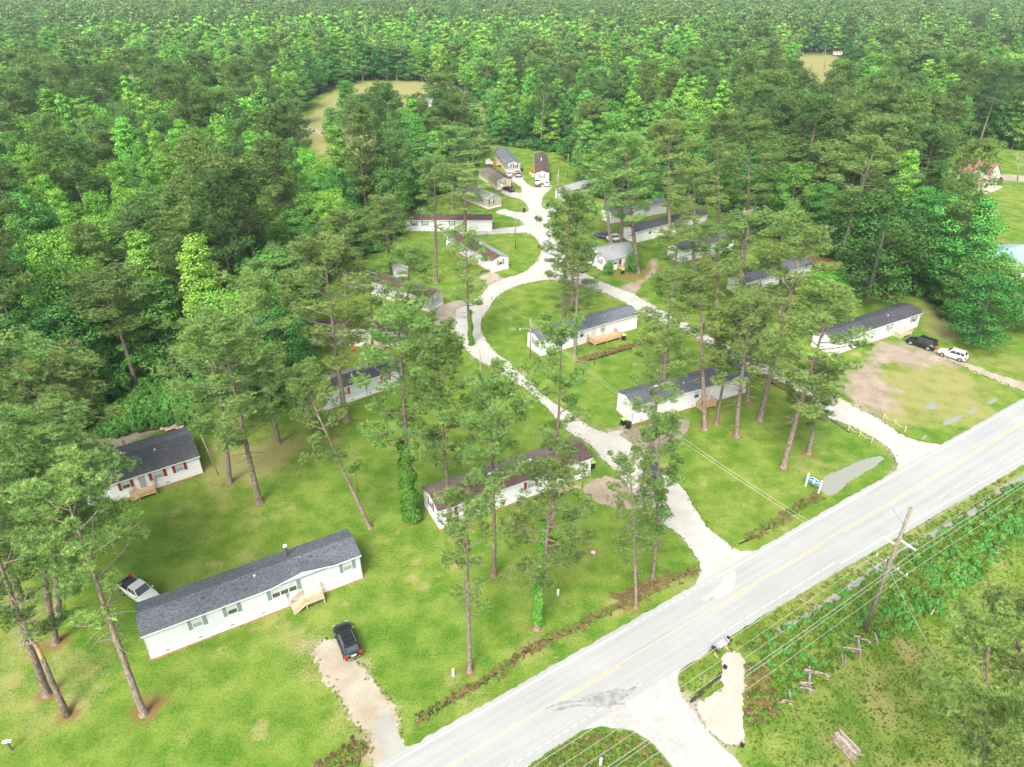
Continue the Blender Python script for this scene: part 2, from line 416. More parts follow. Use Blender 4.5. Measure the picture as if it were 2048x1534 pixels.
V = np.stack([X, Y, np.zeros(len(X))], 1)
nx, ny = len(gx), len(gy)
I = np.arange(nx*ny).reshape(ny, nx)
F = np.stack([I[:-1, :-1].ravel(), I[:-1, 1:].ravel(), I[1:, 1:].ravel(), I[1:, :-1].ravel()], 1)
mg = mat('ground', (0.1, 0.2, 0.03), 0.95, 0.1); k = N(mg); v = k.coord()
big = k.noise(v, 0.045, 3); midn = k.noise(v, 0.33, 4, .6); fine = k.noise(v, 4.2, 5, .75); vf = k.noise(v, 13.0, 2, .7)
g1 = k.mix(k.ramp(midn, .38, .62), (0.066, 0.172, 0.012), (0.172, 0.275, 0.034))
g2 = k.mix(k.ramp(big, .38, .62), g1, k.mix(k.ramp(midn, .36, .66), (0.108, 0.205, 0.016), (0.250, 0.310, 0.060)))
g3 = k.mix(k.math('MULTIPLY', k.ramp(fine, .47, .70), .55), g2, (0.24, 0.26, 0.08))
g3 = k.mix(k.math('MULTIPLY', k.ramp(fine, .50, .34), .5), g3, (0.025, 0.085, 0.004))
g3 = k.mix(k.math('MULTIPLY', k.ramp(vf, .5, .68), .65), g3, (0.02, 0.07, 0.004))
def thr(a, lo=.55, hi=.25, nzv=None):
    """mask that grows from specks to solid as the painted amount rises"""
    s = k.math('ADD', a, k.math('MULTIPLY', k.math('SUBTRACT', nzv, .5), 1.1))
    return k.ramp(s, .35, .75)
n12 = k.math('ADD', k.math('MULTIPLY', fine, .6), k.math('MULTIPLY', midn, .4))
dcol = k.mix(k.ramp(fine, .3, .7), (0.25, 0.22, 0.08), (0.38, 0.33, 0.15))
wide = k.noise(v, 0.16, 5, .65)
dryall = k.math('ADD', k.attr('dry'), k.math('MULTIPLY', k.ramp(wide, .50, .70), .34))
g3 = k.mix(k.math('MULTIPLY', k.ramp(wide, .44, .30), .3), g3, (0.035, 0.115, 0.006))
g4 = k.mix(k.math('MULTIPLY', thr(dryall, nzv=n12), .75), g3, dcol)
scol = k.mix(k.ramp(vf, .35, .65), (0.13, 0.055, 0.028), (0.33, 0.17, 0.085))
g5 = k.mix(k.math('MULTIPLY', thr(k.attr('straw'), nzv=n12), .9), g4, scol)
wcol = k.mix(k.ramp(n12, .4, .6), (0.23, 0.175, 0.125), (0.40, 0.34, 0.265))
g6 = k.mix(thr(k.attr('wear'), nzv=n12), g5, wcol)
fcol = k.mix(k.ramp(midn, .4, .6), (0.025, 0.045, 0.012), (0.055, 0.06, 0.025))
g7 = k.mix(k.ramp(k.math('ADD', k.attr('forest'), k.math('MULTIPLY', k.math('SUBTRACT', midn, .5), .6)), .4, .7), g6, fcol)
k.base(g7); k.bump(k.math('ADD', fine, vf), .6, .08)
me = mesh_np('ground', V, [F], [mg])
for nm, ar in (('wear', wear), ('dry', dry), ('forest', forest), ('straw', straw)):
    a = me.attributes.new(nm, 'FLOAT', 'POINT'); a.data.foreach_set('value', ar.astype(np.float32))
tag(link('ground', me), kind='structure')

# ---------------------------------------------------------------- gravel, asphalt, water
def gravelmat(name, a, b, c, sc=1.0):
    m = mat(name, a, 0.95, 0.1); k = N(m); v = k.coord()
    f = k.noise(v, .35*sc, 5, .6); f2 = k.noise(v, 7.0*sc, 3, .7); f3 = k.noise(v, 1.6*sc, 4, .65)
    col = k.mix(k.ramp(f, .35, .65), a, b)
    col = k.mix(k.math('MULTIPLY', k.ramp(f2, .45, .75), .5), col, c)
    col = k.mix(k.math('MULTIPLY', k.ramp(f3, .55, .75), .35), col, c)
    k.base(col); k.bump(f2, .5, .04); return m
M['gravel'] = gravelmat('pale_gravel', (0.403, 0.389, 0.346), (0.490, 0.482, 0.446), (0.288, 0.266, 0.223))
M['sand'] = gravelmat('sandy_gravel', (0.330, 0.280, 0.205), (0.420, 0.375, 0.300), (0.210, 0.175, 0.110))
M['dirt'] = gravelmat('bare_dirt', (0.259, 0.209, 0.151), (0.360, 0.310, 0.245), (0.158, 0.130, 0.072))
M['concrete'] = gravelmat('worn_side_road', (0.360, 0.367, 0.346), (0.432, 0.439, 0.418), (0.274, 0.259, 0.230))
ma = mat('old_asphalt', (0.288, 0.295, 0.288), 0.9, 0.15); k = N(ma); v = k.coord()
rot0 = k.new('ShaderNodeMapping'); rot0.inputs['Rotation'].default_value = (0, 0, R(-32.75)); k.link(v, rot0.inputs['Vector'])
rot = k.new('ShaderNodeMapping'); rot.inputs['Scale'].default_value = (.05, 1.3, 1)
k.link(rot0.outputs[0], rot.inputs['Vector'])
st = k.noise(rot.outputs[0], 1.0, 4, .6); f = k.noise(v, 8, 3, .7); bb = k.noise(v, .12, 3)
c = k.mix(k.ramp(st, .35, .65), (0.306, 0.313, 0.302), (0.360, 0.367, 0.353))
c = k.mix(k.math('MULTIPLY', k.ramp(bb, .4, .7), .6), c, (0.389, 0.392, 0.374))
c = k.mix(k.math('MULTIPLY', k.ramp(f, .45, .8), .4), c, (0.238, 0.241, 0.230))
k.base(c); k.bump(f, .3, .01); M['asphalt'] = ma
M['white_paint'] = noisy('road_paint_white', (0.446, 0.446, 0.432), (0.590, 0.590, 0.576), 3)
M['yellow_paint'] = noisy('road_paint_yellow', (0.50, 0.38, 0.19), (0.60, 0.48, 0.29), 2)
M['crack'] = noisy('crack_sealant', (0.23, 0.23, 0.225), (0.31, 0.31, 0.30), 6)
M['rubber'] = noisy('tyre_marks', (0.20, 0.20, 0.195), (0.33, 0.33, 0.32), 1.6)
M['puddle'] = mat('muddy_water', (0.26, 0.27, 0.22), 0.15, 0.6)
M['ditchw'] = mat('dark_ditch_water', (0.05, 0.045, 0.035), 0.12, 0.5)

A0 = np.array(at(772, 1534)[:2]); U = np.array([math.cos(R(32.75)), math.sin(R(32.75))]); NN = np.array([U[1], -U[0]])
def rd(s, o): return A0+U*s+NN*o
def se(s): return 5.85 if s < 42 else min(5.85+(s-42)*.034, 7.9)
def flat(name, P, z, m, kind='structure'):
    tri = geometry.tessellate_polygon([[Vector((x, y, 0)) for x, y in P]])
    me = bpy.data.meshes.new(name); me.from_pydata([(x, y, z) for x, y in P], [], [tuple(t) for t in tri])
    for p in me.polygons:
        if p.normal.z < 0: p.flip()
    me.update(); me.materials.append(m); o = link(name, me); o['kind'] = kind; return o
ss = np.arange(-70, 420, .5)
jg = rng.normal(size=(2, len(ss)))*.06
P = [rd(s, -.55+j) for s, j in zip(ss, jg[0])]+[rd(s, se(s)+.75+j) for s, j in list(zip(ss, jg[1]))[::-1]]
flat('road', P, .030, M['asphalt'])
lane = sheet('gravel_lane', LANE1, .012, M['gravel'], .12)
sheet('gravel_lane', LANE2, .016, M['gravel'], .12)
sheet('side_road', SIDE, .020, M['concrete'], .1)
M['patch'] = gravelmat('pale_sandy_gravel', (0.40, 0.365, 0.30), (0.48, 0.45, 0.39), (0.28, 0.24, 0.17))
M['apron'] = gravelmat('grey_apron', (0.29, 0.29, 0.25), (0.35, 0.35, 0.31), (0.22, 0.21, 0.18))
sheet('gravel_patch', PATCH, .012, M['patch'], .2, .3)
sheet('gravel_driveway', DRIVE1, .012, M['sand'], .30, .3)
sheet('gravel_driveway', DRIVE2, .012, M['sand'], .2, .3)
sheet('driveway_apron', gpoly([(752,1440),(770,1425),(785,1436),(803,1478),(818,1512),(776,1530),(762,1500)]), .020, M['apron'], .08, .3)
sheet('dirt_yard', YARD3, .008, M['dirt'], .2); sheet('dirt_yard', YARD4, .020, M['dirt'], .2)
sheet('dirt_yard', YARD5, .008, M['sand'], .2); sheet('dirt_yard', YARD6, .008, M['sand'], .2)
sheet('dirt_track', PATHM, .012, M['sand'], .1); sheet('house_driveway', PATHR, .012, M['sand'], .1)
# road markings: thin sheets on the asphalt
def strip(mb, s0, s1, o0, o1=None, wd=.12, z=.034):
    n = max(1, int((s1-s0)/1.5))
    for i in range(n):
        a = s0+(s1-s0)*i/n; b = s0+(s1-s0)*(i+1)/n
        oa = o0(a) if callable(o0) else o0; ob = o0(b) if callable(o0) else o0
        q = [rd(a, oa-wd/2), rd(b, ob-wd/2), rd(b, ob+wd/2), rd(a, oa+wd/2)]
        mb.add([(x, y, z) for x, y in q], [(0, 3, 2, 1)])
mk = MB(); strip(mk, -70, 28, 0.0)
for i in range(11): strip(mk, 28.6+i*1.1, 29.2+i*1.1, 0.0)
strip(mk, 41, 420, 0.0)
for i in range(16): strip(mk, 9+i*1.0, 9.55+i*1.0, 5.85)
strip(mk, -70, 8.5, 5.85)
for i in range(8): strip(mk, 34+i*2.6, 36.2+i*2.6, 5.85)
strip(mk, 55, 420, se)
for i in range(22): strip(mk, 76+i*3.9, 77.3+i*3.9, 5.95, wd=.14)
mk.build('edge_lines', M['white_paint'])['kind'] = 'structure'
mk = MB(); strip(mk, -70, 420, 2.92, wd=.1)
for a, b in ((-8, 6), (17, 24), (37, 44), (47, 56), (60, 75), (79, 420)): strip(mk, a, b, 3.2, wd=.1)
mk.build('centre_line', M['yellow_paint'])['kind'] = 'structure'
mk = MB()
for s0, dx in ((6, .2), (14, -.3), (23, .4), (52, -.2), (66, .3), (88, .1), (108, -.2)):
    p = [rd(s0+dx*o/3+rnd.uniform(-.12, .12), o) for o in np.linspace(.1, 5.6, 14)]
    for a, b in zip(p[:-1], p[1:]):
        mk.add([(a[0]-.02, a[1], .034), (a[0]+.02, a[1], .034), (b[0]+.02, b[1], .034), (b[0]-.02, b[1], .034)], [(0, 1, 2, 3)])
mk.build('pavement_cracks', M['crack'])['kind'] = 'structure'
# tyre marks and stains where the side road joins
def gstrip(name, pts, wd, z, m):
    Q = spline(gpoly(pts), False, .4); T = np.gradient(Q, axis=0); T /= np.linalg.norm(T, axis=1)[:, None]
    nrm = np.stack([T[:, 1], -T[:, 0]], 1); ww = wd*(1+.25*rng.normal(size=len(Q)))[:, None]/2
    L = Q+nrm*ww; Rr = Q-nrm*ww
    o = flat(name, np.concatenate([L, Rr[::-1]]), z, m); return o
gstrip('tyre_marks', [(1090,1418),(1130,1405),(1185,1402),(1240,1402)], .22, .039, M['rubber'])
gstrip('tyre_marks', [(1105,1422),(1150,1412),(1200,1410),(1250,1408)], .2, .043, M['rubber'])
sheet('road_stain', gpoly([(1168,1398),(1185,1388),(1215,1385),(1250,1380),(1270,1374),(1262,1388),(1225,1406),(1195,1412)]), .047, M['rubber'], .15, .25)
M['patchtan'] = noisy('tan_patch', (0.37, 0.32, 0.27), (0.42, 0.38, 0.33), 2)
sheet('road_patch', gpoly([(1226,1414),(1240,1404),(1250,1410),(1248,1420),(1236,1418)]), .0345, M['patchtan'], .06, .25)
sheet('road_patch', gpoly([(1302,1436),(1316,1430),(1330,1434),(1322,1448),(1308,1446)]), .0245, M['patchtan'], .06, .25)
M['gravelpale'] = noisy('dragged_gravel', (0.36, 0.36, 0.34), (0.43, 0.43, 0.41), 6)
gstrip('dragged_gravel', [(1466,1142),(1462,1165),(1450,1180),(1430,1196)], .8, .035, M['gravelpale'])
gstrip('dragged_gravel', [(1454,1150),(1448,1168),(1432,1184),(1405,1200)], .6, .0355, M['gravelpale'])
sheet('pond', gpoly([(1648,988),(1640,970),(1646,955),(1668,944),(1700,930),(1735,916),(1765,911),(1773,916),(1755,929),(1722,949),(1692,969),(1668,986)]), .010, M['puddle'], .1)
for P in ([(1886,850),(1898,836),(1927,827),(1922,837),(1900,847)], [(1934,826),(1947,815),(1955,820),(1941,829)], [(1850,812),(1870,806),(1872,815),(1856,819)],
          [(1838,878),(1850,868),(1858,870),(1848,880)], [(1974,806),(1988,797),(1996,798),(1984,808)]):
    sheet('puddle', gpoly(P), .010, M['puddle'], .12)
gstrip('ditch_water', [(840,1440),(900,1402),(1000,1342),(1050,1304),(1150,1256),(1250,1208),(1330,1167),(1390,1140)], .45, .008, M['ditchw'])
gstrip('ditch_water', [(1640,992),(1600,1016),(1560,1042),(1500,1078),(1478,1088)], .3, .008, M['ditchw'])
gstrip('ditch_water', [(2090,930),(2010,976),(1936,1031),(1898,1052),(1824,1093),(1711,1166),(1618,1231),(1555,1262)], .8, .008, M['puddle'])
gstrip('ditch_water', [(1160,726),(1200,715),(1250,700),(1300,688),(1340,676)], .5, .008, M['ditchw'])
gstrip('ditch_water', [(1498,742),(1540,765),(1600,797),(1650,832),(1700,866)], .35, .008, M['ditchw'])
gstrip('ditch_water', [(1380,1405),(1440,1352),(1470,1330)], .4, .008, M['ditchw'])
# ---------------------------------------------------------------- foliage generators
def runit(n, g):
    v = g.normal(size=(n, 3)); return v/np.linalg.norm(v, axis=1)[:, None]
def blades(C, D, L, W, g):
    """triangles: base centre C, direction D, length L, width W"""
    n = len(C); r = runit(n, g); w = np.cross(D, r); w /= np.linalg.norm(w, axis=1)[:, None]+1e-9
    w *= W[:, None]/2
    V = np.empty((n*3, 3)); V[0::3] = C-w; V[1::3] = C+w; V[2::3] = C+D*L[:, None]
    return V, np.arange(n*3).reshape(n, 3)
def tufts(C, g, nb, size, up=0.35, wd=.16):
    """needle tufts: nb blades from every centre"""
    n = len(C); CC = np.repeat(C, nb, 0); D = runit(n*nb, g); D[:, 2] = np.abs(D[:, 2])*.8+D[:, 2]*.2+up*.5
    D /= np.linalg.norm(D, axis=1)[:, None]
    s = size*np.repeat(g.uniform(.7, 1.25, n), nb)
    V, F = blades(CC, D, s*g.uniform(.8, 1.2, n*nb), s*wd*2, g)
    t = np.repeat(np.repeat(g.uniform(0, 1, n), nb), 3)+g.normal(size=n*nb*3)*.08
    return V, F, np.clip(t, 0, 1)
def leaves(C, O, g, size, jit=.42):
    """leaf-sized quads at C, facing roughly outward O"""
    n = len(C); nrm = O+g.normal(size=(n, 3))*jit; nrm[:, 2] += .35; nrm /= np.linalg.norm(nrm, axis=1)[:, None]
    r = runit(n, g); a = np.cross(nrm, r); a /= np.linalg.norm(a, axis=1)[:, None]+1e-9; b = np.cross(nrm, a)
    s = size*g.uniform(.6, 1.3, n)[:, None]
    V = np.empty((n*4, 3)); V[0::4] = C-a*s*.5; V[1::4] = C+b*s*.42; V[2::4] = C+a*s*.6; V[3::4] = C-b*s*.42
    t = np.repeat(g.uniform(0, 1, n), 4)
    return V, np.arange(n*4).reshape(n, 4), t

def pine(seed, h=25.0, rad=4.8, start=.42, nl=26, ncl=4, nt=34, nb=6, tsize=.34, sparse=0.0, crad=1.05, sides=8, dead=3, bare=0.0, wd=.075, quads=False):
    """loblolly pine: returns (wood V,F), (crown V,F,tint)"""
    g = np.random.default_rng(seed); rr = random.Random(seed)
    WV, WF = [], []
    def addt(p, r, sd):
        V, F = tube_np(p, r, sd); o = len(WV); WV.extend(V); WF.extend([tuple(i+o for i in f) for f in F])
    # trunk with slight sweep
    bx, by = rr.uniform(-.5, .5), rr.uniform(-.5, .5); ph = rr.uniform(0, 6)
    def tp(z):
        t = z/h; return Vector((bx*math.sin(t*3+ph)-bx*math.sin(ph), by*math.sin(t*2.5+ph)-by*math.sin(ph), z))
    r0 = .0125*h
    zs = [0, .25, .8, 2]+list(np.linspace(4, h*.97, 9))
    addt([tp(z) for z in zs], [r0*1.55, r0*1.25, r0*1.05, r0]+[r0*(1-.92*(z/h)**1.15)+.02 for z in zs[4:]], sides)
    CC = []
    for i in range(nl):
        t = (i+.5)/nl; z = h*(start+(1-start)*(t**.9)*.985)
        if rr.random() < sparse*(1-t): continue
        az = i*2.4+rr.uniform(-.6, .6)
        prof = math.sin(min(1, (t*.85+.18))*math.pi*.92)**.7       # widest just below the middle, rounded top
        L = rad*prof*rr.uniform(.65, 1.12)+.35
        rise = rr.uniform(.05, .35)+.75*t
        p0 = tp(z); d = Vector((math.cos(az), math.sin(az), 0))
        pts = [p0]
        for q in (.3, .6, .85, 1.0):
            pts.append(p0+d*L*q+Vector((rr.uniform(-.2, .2), rr.uniform(-.2, .2), L*rise*q**1.3-.12*L*q*(1-t))))
        rb = max(.03, r0*.36*(1-t*.6))
        addt(pts, [rb, rb*.8, rb*.6, rb*.4, .015], 4 if sides < 8 else 5)
        for j in range(ncl):
            q = rr.uniform(.42, 1.02); a = pts[2]+(pts[4]-pts[2])*((q-.6)/.4) if q > .6 else pts[1]+(pts[2]-pts[1])*((q-.3)/.3)
            side = Vector((-d.y, d.x, 0))*rr.uniform(-1, 1)*L*.36
            c = a+side+Vector((0, 0, rr.uniform(.05, .5)))
            if j < 3 and sides >= 8: addt([a, a+side*.6+Vector((0, 0, .1)), c], [rb*.35, rb*.25, .012], 3)
            CC.append((c, crad*rr.uniform(.7, 1.25)*(.75+.35*min(1, L/rad))))
    CC.append((tp(h*.985), crad*.9)); CC.append((tp(h*.95)+Vector((.4, .3, 0)), crad))
    for i in range(dead*2 if sides >= 8 else dead):
        z = h*rr.uniform(start*.7, start+.05); az = rr.uniform(0, 6.28); d = Vector((math.cos(az), math.sin(az), 0)); L = rr.uniform(.8, 2.6)
        addt([tp(z), tp(z)+d*L*.6+Vector((0, 0, .1)), tp(z)+d*L+Vector((rr.uniform(-.3, .3), rr.uniform(-.3, .3), rr.uniform(-.4, .4)))], [.05, .035, .012], 3)
    Vs, Fs, Ts, o = [], [], [], 0
    for c, cr in CC:
        if rr.random() < bare: continue
        u = runit(nt, g); u[:, 2] = u[:, 2]*.8+.2
        P = u*(g.uniform(0.25, 1, nt)**.45)[:, None]*np.array([cr, cr, cr*.68])+np.array(c)
        V, F, t = leaves(P, u, g, tsize, .45) if quads else tufts(P, g, nb, tsize, wd=wd)
        t = np.clip(t*.75+.25*g.uniform(), 0, 1)
        Vs.append(V); Fs.append(F+o); Ts.append(t); o += len(V)
    return (np.array([tuple(v) for v in WV]), np.array(WF)), (np.concatenate(Vs), np.concatenate(Fs), np.concatenate(Ts))

def broad(seed, h=17.0, rad=4.0, shape='cone', nlobe=34, nleaf=150, lsize=.42, sides=7, low=.2, lobe=1.5):
    g = np.random.default_rng(seed); rr = random.Random(seed); WV, WF = [], []
    def addt(p, r, sd):
        V, F = tube_np(p, r, sd); o = len(WV); WV.extend(V); WF.extend([tuple(i+o for i in f) for f in F])
    r0 = .016*h
    bx = rr.uniform(-.4, .4)
    tp = lambda z: Vector((bx*math.sin(z/h*3), -bx*math.sin(z/h*2), z))
    addt([tp(z) for z in (0, .4, 1.5, h*.3, h*.5, h*.75, h*.93)], [r0*1.4, r0*1.1, r0, r0*.8, r0*.6, r0*.35, .03], sides)
    Vs, Fs, Ts, o = [], [], [], 0
    axis_ = np.array([0, 0, h*.5])
    for i in range(nlobe):
        t = (i+.5)/nlobe
        if shape == 'cone': z = h*(low+(1-low)*t*.97); pr = rad*(1-.86*t)**.85*(min(1, .55+t*3))
        elif shape == 'round': z = h*(low+(1-low)*t*.95); pr = rad*math.sqrt(max(0, 1-(2*(t*.9+.08)-1)**2))*.92
        else: z = h*(low+(1-low)*t*.95); pr = rad*(1-abs(t-.55)**1.6*1.8)
        az = i*2.4+rr.uniform(-.5, .5); q = rr.uniform(.55, 1.0)
        c = tp(z)+Vector((math.cos(az), math.sin(az), 0))*pr*q
        lr = lobe*rr.uniform(.65, 1.25)*(.55+.6*min(1, pr/rad+.25))
        a = tp(max(h*.15, z-pr*.55-.3))
        addt([a, a.lerp(c, .55)+Vector((0, 0, .2)), c], [max(.02, r0*.32*(1-t*.7)), .05, .02], 4)
        u = runit(nleaf, g); u[:, 2] = u[:, 2]*.85+.15
        P = u*(g.uniform(.3, 1, nleaf)**.4)[:, None]*np.array([lr, lr, lr*.72])+np.array(c)
        V, F, tt = leaves(P, u, g, lsize)
        tt = np.clip(tt*.7+.3*rr.random(), 0, 1)
        Vs.append(V); Fs.append(F+o); Ts.append(tt); o += len(V)
    return (np.array([tuple(v) for v in WV]), np.array(WF)), (np.concatenate(Vs), np.concatenate(Fs), np.concatenate(Ts))

def bush(seed, rad=1.3, h=1.2, nlobe=9, nleaf=110, lsize=.26):
    g = np.random.default_rng(seed); rr = random.Random(seed); Vs, Fs, Ts, o = [], [], [], 0
    for i in range(nlobe):
        a = rr.uniform(0, 6.28); q = rad*.72*math.sqrt(rr.random()); lr = rad*rr.uniform(.3, .5)
        c = np.array([math.cos(a)*q, math.sin(a)*q, h*rr.uniform(.25, .75)*(1-.4*q/rad)+.1])
        u = runit(nleaf, g); P = u*(g.uniform(.3, 1, nleaf)**.4)[:, None]*np.array([lr, lr, h*.42])+c; P[:, 2] = np.maximum(P[:, 2], .02)
        V, F, t = leaves(P, u, g, lsize); Vs.append(V); Fs.append(F+o); Ts.append(np.clip(t*.7+.3*rr.random(), 0, 1)); o += len(V)
    return np.concatenate(Vs), np.concatenate(Fs), np.concatenate(Ts)

def tree_meshes(name, data, bark, leaf):
    (wv, wf), (cv, cf, ct) = data
    a = mesh_np(name+'_trunk', wv, [wf], [bark], smooth=True)
    b = mesh_np(name+'_crown', cv, [cf], [leaf], tint=ct)
    return a, b
def joined(name, data, bark, leaf):
    (wv, wf), (cv, cf, ct) = data
    V = np.concatenate([wv, cv]); mi = [0]*len(wf)+[1]*len(cf)
    return mesh_np(name, V, [wf, cf+len(wv)], [bark, leaf], mi, np.concatenate([np.zeros(len(wv)), ct]))

# near pines: full / medium / sparse / narrow
NEAR = {}
for i, kw in enumerate([dict(rad=5.2, start=.40, nl=30, nt=44, sparse=.15, dead=7, crad=.92), dict(rad=4.8, start=.46, nl=26, nt=40, sparse=.3, dead=8, crad=.86), dict(rad=4.4, start=.36, nl=28, nt=38, sparse=.3, crad=.84, tsize=.30, dead=9, bare=.06),
                        dict(rad=5.6, start=.55, nl=26, nt=46, crad=.95, sparse=.15, dead=7), dict(rad=3.6, start=.34, nl=30, nt=36, crad=.76, bare=.05, dead=8), dict(rad=4.6, start=.5, nl=24, nt=36, sparse=.35, crad=.82, dead=12, bare=.15)]):
    NEAR[i] = tree_meshes('near_pine', pine(100+i, ncl=4, nb=13, **kw), M['bark'], M['needles'])

def yard_pine(bx, by, tx, ty, var, wpx, label, group='tall pines standing on the lawns', h=None, leaf=None):
    """base pixel, top pixel, mesh variant, crown width in photo pixels"""
    b = at(bx, by); hh = h or min(29, max(14, hgt(bx, by, ty)))
    top = at(tx, ty, hh) if h is None else Vector((at(tx, ty, hh).x, b.y, hh))
    if abs(top.y-b.y) > 4: top.y = b.y+math.copysign(4, top.y-b.y)
    dist = math.sqrt(b.x**2+b.y**2+(CAM_H-hh*.7)**2)
    rad0 = {0: 5.2, 1: 4.8, 2: 4.4, 3: 5.6, 4: 3.6, 5: 4.6}[var]
    sr = 0.99*wpx/2*dist/FPX/(rad0+.6); sz = hh/25.0
    t = thing('pine_tree', label, 'pine tree', (b.x, b.y, 0), 0, group)
    ax = (top-b).normalized()
    q = Vector((0, 0, 1)).rotation_difference(ax)
    e = (q.to_matrix() @ Matrix.Rotation(rnd.uniform(0, 6.28), 3, 'Z')).to_euler(); t.rotation_euler = e
    sr = min(1.5, max(.5, sr)); t.scale = (sr, sr, sz)
    a, c = NEAR[var]
    link('trunk', a, t); link('crown', c, t)
    return t
# ---------------------------------------------------------------- scatter object (uncountable stuff): one mesh of points, instanced by geometry nodes
def scatter(name, pts, idx, rotz, scl, protos, label=None, cat=None):
    me = bpy.data.meshes.new(name+'_points'); me.vertices.add(len(pts)); me.vertices.foreach_set('co', np.asarray(pts, dtype=np.float32).ravel())
    a = me.attributes.new('pick', 'INT', 'POINT'); a.data.foreach_set('value', np.asarray(idx, dtype=np.int32))
    a = me.attributes.new('turn', 'FLOAT_VECTOR', 'POINT'); rv = np.zeros((len(pts), 3), np.float32); rv[:, 2] = rotz; a.data.foreach_set('vector', rv.ravel())
    a = me.attributes.new('size', 'FLOAT_VECTOR', 'POINT'); a.data.foreach_set('vector', np.asarray(scl, dtype=np.float32).ravel())
    o = link(name, me); o['kind'] = 'stuff'
    if label: o['label'] = label
    if cat: o['category'] = cat
    pc = bpy.data.collections.new(name+'_kinds')
    for i, m in enumerate(protos): pc.objects.link(bpy.data.objects.new('%s_kind.%03d' % (name, i), m))
    ng = bpy.data.node_groups.new(name+'_nodes', 'GeometryNodeTree')
    ng.interface.new_socket('Geometry', in_out='INPUT', socket_type='NodeSocketGeometry'); ng.interface.new_socket('Geometry', in_out='OUTPUT', socket_type='NodeSocketGeometry')
    n = ng.nodes; L = ng.links.new
    gi = n.new('NodeGroupInput'); go = n.new('NodeGroupOutput'); ip = n.new('GeometryNodeInstanceOnPoints'); ci = n.new('GeometryNodeCollectionInfo')
    ci.inputs['Collection'].default_value = pc; ci.inputs['Separate Children'].default_value = True; ci.inputs['Reset Children'].default_value = True
    def na(nm, typ):
        x = n.new('GeometryNodeInputNamedAttribute'); x.data_type = typ; x.inputs['Name'].default_value = nm; return x.outputs['Attribute']
    L(gi.outputs[0], ip.inputs['Points']); L(ci.outputs[0], ip.inputs['Instance']); ip.inputs['Pick Instance'].default_value = True
    L(na('pick', 'INT'), ip.inputs['Instance Index']); L(na('turn', 'FLOAT_VECTOR'), ip.inputs['Rotation']); L(na('size', 'FLOAT_VECTOR'), ip.inputs['Scale'])
    L(ip.outputs[0], go.inputs[0])
    md = o.modifiers.new('scatter', 'NODES'); md.node_group = ng
    return o

# ---------------------------------------------------------------- forest prototypes
def projA(Xa, Ya, Za):
    z = Za-CAM_H; zz = Ya*_cp-z*_sp; yy = Ya*_sp+z*_cp; zz = np.maximum(zz, .1)
    return 1024+FPX*Xa/zz, 767-FPX*yy/zz, zz
PK = ['pine', 'pine', 'pine', 'pine', 'bright', 'bright', 'mid', 'mid', 'dark', 'dark', 'pale']
def kinds(level, jn):
    """level 0 near, 1 middle, 2 far; returns list of meshes (jn: joined) in the order of PK"""
    out = []
    P = [dict(ncl=4, nt=30, nb=8, tsize=.42, crad=1.15, wd=.11), dict(ncl=3, nt=42, quads=True, tsize=.5, crad=1.3), dict(ncl=2, nt=16, quads=True, tsize=.95, crad=1.7)][level]
    nl = [26, 18, 11][level]; sd = [7, 4, 3][level]
    B = [dict(nlobe=36, nleaf=330, lsize=.27), dict(nlobe=28, nleaf=110, lsize=.50), dict(nlobe=16, nleaf=26, lsize=1.15)][level]
    fn = joined if jn else tree_meshes
    for s, kw in enumerate([dict(rad=4.0, start=.42), dict(rad=4.6, start=.5), dict(rad=3.4, start=.38), dict(rad=4.3, start=.58, sparse=.15)]):
        out.append(fn('forest_pine', pine(200+s+10*level, h=22, nl=nl, sides=sd, dead=2 if level == 0 else 0, **P, **kw), M['bark'], M['needles_mid']))
    def bt(seed, leaf, **kw):
        k2 = dict(B); k2.update(kw); out.append(fn('forest_broadleaf', broad(seed+level*20, sides=sd, **k2), M['bark_grey'], M[leaf]))
    bt(300, 'leaf_bright', h=22, rad=3.3, shape='cone', low=.15); bt(301, 'leaf_bright', h=17, rad=4.2, shape='egg', low=.2)
    bt(302, 'leaf_mid', h=21, rad=3.6, shape='cone', low=.12); bt(303, 'leaf_mid', h=15, rad=4.6, shape='round', low=.2)
    bt(304, 'leaf_dark', h=15, rad=4.8, shape='round', low=.1, lobe=1.7); bt(305, 'leaf_dark', h=11, rad=3.4, shape='egg', low=.04)
    bt(306, 'leaf_pale', h=12, rad=5.2, shape='round', low=.3, lobe=1.8)
    return out
K0 = kinds(0, False); K1 = kinds(1, True); K2 = kinds(2, True)

# ---------------------------------------------------------------- where the forest stands
def grid(s, d0, d1):
    ys = np.arange(max(30, d0-10), d1, s); pts = []
    for y in ys:
        hw = y*.80+60
        if y > d1: break
        xs = np.arange(-hw, hw, s); pts.append(np.stack([xs, np.full(len(xs), y)], 1))
    p = np.concatenate(pts); p += rng.uniform(-.42, .42, p.shape)*s
    r = p[:, 1]; return p[(r >= d0) & (r < d1)]
pts = np.concatenate([grid(6.2, 30, 260), grid(6.8, 260, 480), grid(8.2, 480, 800), grid(9.6, 800, 1500)])
X_, Y_ = pts[:, 0], pts[:, 1]
ok = np.ones(len(pts), bool); edge = np.full(len(pts), 99.0)
for P in CLEAR:
    Q = spline(P, True, 4.0); lo = Q.min(0)-12; hi = Q.max(0)+12
    k_ = np.where((X_ > lo[0]) & (X_ < hi[0]) & (Y_ > lo[1]) & (Y_ < hi[1]))[0]
    ins = inside(Q, X_[k_], Y_[k_]); ok[k_[ins]] = False
    edge[k_] = np.minimum(edge[k_], segdist(Q, X_[k_], Y_[k_]))
px_, py_, dz_ = projA(X_, Y_, np.full(len(X_), 15.0))
